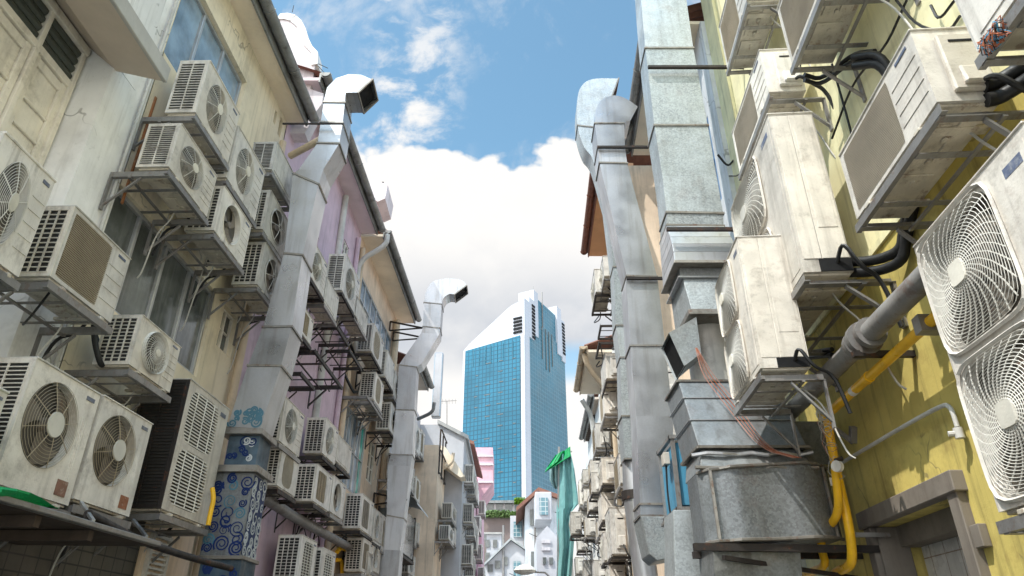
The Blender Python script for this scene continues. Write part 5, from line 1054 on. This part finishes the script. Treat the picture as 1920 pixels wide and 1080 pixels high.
wb = thing('white_block', 'plain sunlit white block in front of the podium', 'building', (-1.5, 60, 0)); pbox(wb, 'wall', 906, 940, 1000, 1400, 60, 6, 'bright_wall'); pbox(wb, 'roof', 905, 941, 998, 1001, 59.8, 6.4, 'concrete')
wb2 = thing('window_bay', 'cream lift box with teal gridded window left of blue grey house', 'building', (.4, 50, 0)); pbox(wb2, 'wall', 956, 981, 967, 1400, 50, 4, 'bright_wall'); pbox(wb2, 'window', 963, 978, 978, 1007, 49.9, .15, 'glass_teal')
wb3 = thing('cream_gable_house', 'small cream gabled house low between terrace and netting', 'building', (2, 40, 0))
mb = MB(); mb.prism([Vector((hY(1006, 1000, 40).x, 40, 0)), hY(1006, 1008, 40), hY(1026, 986, 40), hY(1046, 1008, 40), Vector((hY(1046, 1000, 40).x, 40, 0))], (0, 8, 0)); mb.build('wall', 'bright_wall', wb3)
for k in range(2): pbox(wb3, 'window', 1016, 1032, 1012 + 14 * k, 1018 + 14 * k, 39.9, .15, 'grey_wall')
for k, (u0, u1, v0, v1, Y, t_) in enumerate([(910, 918, 1012, 1026, 59.9, wb), (924, 932, 1012, 1026, 59.9, wb), (910, 918, 1036, 1050, 59.9, wb), (1018, 1024, 1045, 1058, 39.9, wb3), (1030, 1037, 1045, 1058, 39.9, wb3)]): pbox(t_, 'window', u0, u1, v0, v1, Y, .15, 'glass_dark')
for u, Y, t_ in ((944, 46.9, bh2), (1003, 44.8, bh), (983, 49.8, wb2)):
    mb = MB(); a = hY(u, 985, Y); mb.tube([a, Vector((a.x, Y, 0))], .07, 6); mb.build('drain_pipe', 'pipe_grey', t_)
mb = MB(); a, b, c = hY(908, 1060, 46.7), hY(958, 1012, 46.7), hY(986, 1031, 46.7); mb.prism([a, b, b + Vector((0, 0, .15)), a + Vector((0, 0, .15))], (0, 11, 0)); mb.prism([b, c, c + Vector((0, 0, .15)), b + Vector((0, 0, .15))], (0, 11, 0)); mb.build('roof', 'galv_dull', bh2)
for i, (u, v, Y) in enumerate([(955, 1075, 44), (1040, 960, 40), (992, 1000, 44)]):
    a = hY(u, v, Y); cable([a, a + Vector((1.2, 0, -.5)), a + Vector((2.4, 0, .1))], ['overhead wire sagging before the white terrace', 'overhead wire beside the teal netting', 'overhead wire before the blue grey house'][i], r=.02)
# street lamp
c = hY(984, 1072, 22); lp = thing('street_lamp', 'white domed street lamp at bottom centre', 'street lamp', (c.x + .35, 22, 0))
mb = MB(); vs = []; n = 20
prof = [(0, .2), (.12, .19), (.26, .13), (.34, .03), (.30, -.03), (.12, -.08), (0, -.08)]
mb.add([Vector((c.x + r * math.cos(2 * PI * k / n), 22 + r * math.sin(2 * PI * k / n), c.z + z)) for r, z in prof for k in range(n)], [(i * n + k, i * n + (k + 1) % n, (i + 1) * n + (k + 1) % n, (i + 1) * n + k) for i in range(len(prof) - 1) for k in range(n)])
mb.build('lamp_shade', 'white_case', lp, smooth=True); mb = MB(); mb.tube([(c.x + .9, 22, 0), (c.x + .9, 22, c.z - .3), (c.x + .6, 22, c.z - .02), (c.x + .2, 22, c.z)], .03, 8); mb.build('pole', 'steel', lp)
# aerials
for u, v0, v1, Y, lb in ((838, 752, 800, 24, 'thin television aerial above the white house roof'),):
    t = thing('television_aerial', lb, 'aerial', hY(u, v1, Y)); mb = MB(); mb.tube([hY(u, v0, Y), hY(u, v1, Y)], .015, 5); mb.build('mast', 'steel', t); mb = MB(); mb.tube([hY(u - 22, v0 + 1, Y), hY(u + 18, v0 - 1, Y)], .012, 5)
    for k in range(7): mb.tube([hY(u - 20 + k * 6, v0 - 4, Y), hY(u - 20 + k * 6, v0 + 5, Y)], .008, 4)
    mb.build('boom', 'steel', t)
t = thing('cctv_perch', 'small cream boxy parapet corner above the second gutter', 'parapet', hY(695, 345, 13.5)); 
mb = MB(); mb.prism([hY(695, 335, 13.5), hY(727, 346, 13.5), hY(722, 372, 13.5), hY(708, 378, 13.5), hY(692, 365, 13.5)], (0, .9, 0)); mb.build('wall', 'gable', t); mb = MB(); mb.box((hY(714, 342, 13.5).x, 13.6, hY(714, 342, 13.5).z), (hY(718, 337, 13.5).x, 13.75, hY(718, 336, 13.5).z)); mb.build('camera', 'black', t)

# ------------------------------------------------------------------ tower
C0 = Vector((5.7, 285, 0)); dl = Vector((-27.9, 15, 0)).normalized(); dr = Vector((15, 27.9, 0)).normalized()
T = thing('office_tower', 'tall blue glass office tower with slanted white crown and fins', 'tower', C0)
def TP(a, b, z): return C0 + dl * a + dr * b + Vector((0, 0, z))
def tbox(name, a0, a1, b0, b1, z0, z1, m):
    mb = MB(); mb.hexa([TP(a0, b0, z0), TP(a1, b0, z0), TP(a1, b1, z0), TP(a0, b1, z0), TP(a0, b0, z1), TP(a1, b0, z1), TP(a1, b1, z1), TP(a0, b1, z1)]); return mb.build(name, m, T)
LW = 31.5; RW_ = 45
zb = 129.0
def tz(v, Y): return hY(960, v, Y).z
# white crown silhouette on the left face: polygon swept along dr
ztop = tz(562, 285)
ztl = tz(648, 300) ; 
mb = MB(); prof = [TP(0.2, 0, 0), TP(LW + 1, 0, 0), TP(LW + 1, 0, 127.6), TP(29.4, 0, 130.5), TP(8.5, 0, 144.6), TP(6.5, 0, 145.7), TP(.2, 0, 147.4)]
mb.prism(prof, dr * 4.6); mb.build('white_cladding', 'tower_white', T)
mb = MB(); mb.add([TP(2.0, -.35, 0), TP(LW - .3, -.35, 0), TP(LW - .3, -.35, 127.2), TP(2.0, -.35, 129.2)], [(0, 1, 2, 3)]); mb.build('glass_face', 'tower_blue', T)
tbox('corner_fin', -.3, 1.5, -.9, .6, 0, 128.8, 'tower_white')
tbox('glass_block', .3, LW - 2, 4.61, RW_, 0, 124, 'tower_teal'); tbox('glass_block', .3, 12, 4.61, RW_, 124.01, 139, 'tower_teal')
# right face: white strip, glass, dark slots
tbox('white_pier', -.2, .5, -.4, 4.6, 0, 147.8, 'tower_white')
tbox('glass_crown', .8, 10, 13, 36, 139, 154.5, 'tower_teal')
tbox('fin', -.3, 8, 9.5, 14, 133, 156.6, 'tower_white'); tbox('fin', -.3, 8, 36, 41, 133, 159.5, 'tower_white'); tbox('fin', -.3, 6, 41, 45, 131, 153.9, 'tower_white')
for y0, z0 in ((7.2, 130.5), (41.6, 135)):
    for k in range(10): tbox('vent_slot', -.6, .3, y0, y0 + 3.0, z0 + k * 1.8, z0 + k * 1.8 + 1.1, 'void')
for k in range(5): tbox('vent_slot', 1.2, 5.6, -.5, .1, 130.6 + k * 1.75, 131.6 + k * 1.75, 'void')
tbox('white_band', -.25, .35, 4.6, 9.5, 130, 150.5, 'tower_white')
# projecting frames at the head of the glass
for a in (26.5, 23.2, 20, 17, 13.8, 10.8, 8.0, 5.5): tbox('mullion', a, a + .16, -.6, -.35, 118.5, 127.0, 'tower_teal')
for a in (18.5, 22.5, 26, 29.5): tbox('mullion', -.1, .3, a, a + .35, 120 if a in (22.5, 26) else 124, 141, 'glass_dark')
rr = random.Random(2)
n_ = 0
for k in range(22):
    for a, wv in ((24.0, 1.6), (17.2, 3.0), (10.8, 3.0), (4.4, 1.8)):
        o_ = rr.uniform(-.25, .25)
        if rr.random() < .86 and n_ < 88: tbox('open_vent', a + o_, a + wv * rr.uniform(.6, 1.05) + o_, -.5, -.3, 118.5 - k * 5.0, 118.8 - k * 5.0, 'glass_dark'); n_ += 1
tbox('spire', .2, .6, 20, 20.4, 141, 160.5, 'steel')
tbox('mast', .2, .4, 10, 10.2, 156, 159, 'steel')

# ------------------------------------------------------------------ ground
mb = MB(); mb.add([(-3000, -200, 0), (3000, -200, 0), (3000, 4000, 0), (-3000, 4000, 0)], [(0, 1, 2, 3)]); struct(mb.build('ground', 'concrete'))
mb = MB(); mb.add([(-3.4, -6, .004), (2.3, -6, .004), (2.3, 60, .004), (-2.2, 60, .004)], [(0, 1, 2, 3)]); struct(mb.build('road', 'asphalt'))
mb = MB(); mb.add([(-.5, -6, .008), (0, -6, .008), (0, 60, .008), (-.5, 60, .008)], [(0, 1, 2, 3)]); struct(mb.build('drain_channel', 'concrete'))

# ------------------------------------------------------------------ sky, clouds and sun
sun_dir = Vector((-.46, -.36, .81)).normalized()
W_ = bpy.data.worlds.new('World'); sc.world = W_; W_.use_nodes = True; nt_ = W_.node_tree; n = nt_.nodes; l = nt_.links
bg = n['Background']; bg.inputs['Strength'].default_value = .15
sky = n.new('ShaderNodeTexSky'); sky.sky_type = 'NISHITA'; sky.sun_disc = False; sky.sun_elevation = math.asin(sun_dir.z); sky.sun_rotation = math.atan2(sun_dir.x, sun_dir.y); sky.air_density = 1.0; sky.dust_density = .6; sky.ozone_density = 1.6
tc = n.new('ShaderNodeTexCoord'); sp_ = n.new('ShaderNodeSeparateXYZ'); l.new(tc.outputs['Generated'], sp_.inputs[0])
def mth(op, a, b=None, c=None, clamp=False):
    t = n.new('ShaderNodeMath'); t.operation = op; t.use_clamp = clamp
    for i, x in enumerate((a, b, c)):
        if x is None: continue
        if isinstance(x, (int, float)): t.inputs[i].default_value = x
        else: l.new(x, t.inputs[i])
    return t.outputs[0]
def mr(f, a, b, c=0, d=1):
    t = n.new('ShaderNodeMapRange'); t.interpolation_type = 'SMOOTHSTEP'; l.new(f, t.inputs[0])
    for i, x in ((1, a), (2, b), (3, c), (4, d)): t.inputs[i].default_value = x
    return t.outputs[0]
yy = mth('MAXIMUM', mth('ABSOLUTE', sp_.outputs['Y']), .12); az = mth('DIVIDE', sp_.outputs['X'], yy); el = mth('DIVIDE', sp_.outputs['Z'], yy)
cmb = n.new('ShaderNodeCombineXYZ'); l.new(az, cmb.inputs[0]); l.new(el, cmb.inputs[1])
def nz(vec, s, det, ro=.55, dist=0):
    t = n.new('ShaderNodeTexNoise'); t.inputs['Scale'].default_value = s; t.inputs['Detail'].default_value = det; t.inputs['Roughness'].default_value = ro; t.inputs['Distortion'].default_value = dist; l.new(vec, t.inputs['Vector']); return t.outputs['Fac']
V = cmb.outputs[0]
def vor(s):
    t = n.new('ShaderNodeTexVoronoi'); t.feature = 'F1'; t.inputs['Scale'].default_value = s; l.new(V, t.inputs['Vector']); return t.outputs['Distance']
edge = mth('ADD', mth('MULTIPLY', nz(V, 7, 8, .5), .20), mth('ADD', mth('MULTIPLY', vor(16), -.05), mth('MULTIPLY', vor(38), -.03)))
edge = mth('ADD', edge, .775)
# dip near the middle of the frame
dip = mr(mth('ABSOLUTE', mth('ADD', az, .0)), .0, .045, -.022, 0)
edge = mth('ADD', edge, dip)
big = mr(mth('SUBTRACT', edge, el), -.004, .022)
# wisps above
mp = n.new('ShaderNodeMapping'); mp.inputs['Scale'].default_value = (2.2, 1.3, 1); mp.inputs['Rotation'].default_value = (0, 0, -.6); mp.inputs['Location'].default_value = (1.7, .4, 0); l.new(V, mp.inputs['Vector'])
wisp = mr(nz(mp.outputs[0], 2.6, 9, .62, .4), .50, .74)
win = mth('MULTIPLY', mr(mth('ABSOLUTE', mth('ADD', az, .20)), .03, .15, 1, 0), mr(el, .88, 1.2, 1, .75))
wsp2 = mth('MULTIPLY', mr(nz(V, 9, 9, .62, .3), .44, .66), win)
low = mth('MAXIMUM', mth('MULTIPLY', wisp, .48), mth('MULTIPLY', wsp2, .95))
# small blue gap to the right of the tower
gap = mth('MULTIPLY', mr(mth('ABSOLUTE', mth('SUBTRACT', az, .105)), .02, .055, 1, 0), mr(mth('ABSOLUTE', mth('SUBTRACT', el, .40)), .012, .045, 1, 0))
cl_ = mth('MULTIPLY', mth('MAXIMUM', big, low), mth('SUBTRACT', 1, mth('MULTIPLY', gap, .8)), clamp=True)
shade = mth('MULTIPLY', mr(el, .355, .43, 0, 1), mr(el, .44, .66, 1, 0)); shade = mth('MULTIPLY', shade, mr(nz(V, 5, 5), .28, .55, .45, 1)); shade2 = mr(nz(V, 11, 6), .45, .8, 0, .16)
shade = mth('ADD', mth('MULTIPLY', shade, .95), mth('MULTIPLY', shade2, mr(el, .6, .8, .9, .25)), clamp=True)
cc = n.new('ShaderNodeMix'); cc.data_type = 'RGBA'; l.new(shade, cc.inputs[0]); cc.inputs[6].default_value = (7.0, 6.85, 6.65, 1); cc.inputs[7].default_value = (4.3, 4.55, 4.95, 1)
tint = n.new('ShaderNodeMix'); tint.data_type = 'RGBA'; tint.blend_type = 'MULTIPLY'; tint.inputs[0].default_value = 1; l.new(sky.outputs[0], tint.inputs[6]); tint.inputs[7].default_value = (1.75, 2.1, 1.8, 1)
mx = n.new('ShaderNodeMix'); mx.data_type = 'RGBA'; l.new(cl_, mx.inputs[0]); l.new(tint.outputs[2], mx.inputs[6]); l.new(cc.outputs[2], mx.inputs[7]); fill_gain = mth('ADD', 1, mth('ADD', mth('MULTIPLY', mr(mth('MULTIPLY', sp_.outputs['Y'], -1), -.15, .35), 1.25), mr(sp_.outputs['Z'], .83, .95, 0, 1.2)))  # sky behind and overhead brightened out of view, added to fill the alley
vm = n.new('ShaderNodeVectorMath'); vm.operation = 'SCALE'; l.new(mx.outputs[2], vm.inputs[0]); l.new(fill_gain, vm.inputs['Scale']); l.new(vm.outputs[0], bg.inputs['Color'])
sd = bpy.data.lights.new('sun', 'SUN'); sd.energy = 5.0; sd.angle = math.radians(.5); sd.color = (1, .95, .87)
so = bpy.data.objects.new('sun', sd); COL.objects.link(so); so.rotation_euler = sun_dir.to_track_quat('Z', 'Y').to_euler(); so.location = (0, 0, 50)
cd = bpy.data.cameras.new('camera'); cd.sensor_width = 36; cd.lens = 36 * F / 1920; cd.clip_end = 6000; cd.clip_start = .05
co = bpy.data.objects.new('camera', cd); COL.objects.link(co); co.location = (0, 0, CZ); co.rotation_euler = (PI / 2 + PITCH, 0, 0); sc.camera = co
for o in bpy.data.objects:
    if '_w' in o: del o['_w']
sc.cycles.max_bounces = 6; sc.cycles.diffuse_bounces = 4; sc.cycles.glossy_bounces = 3
W_.cycles.sampling_method = 'MANUAL'; W_.cycles.sample_map_resolution = 512
sc.view_settings.view_transform = 'Standard'; sc.view_settings.look = 'None'; sc.view_settings.exposure = 0
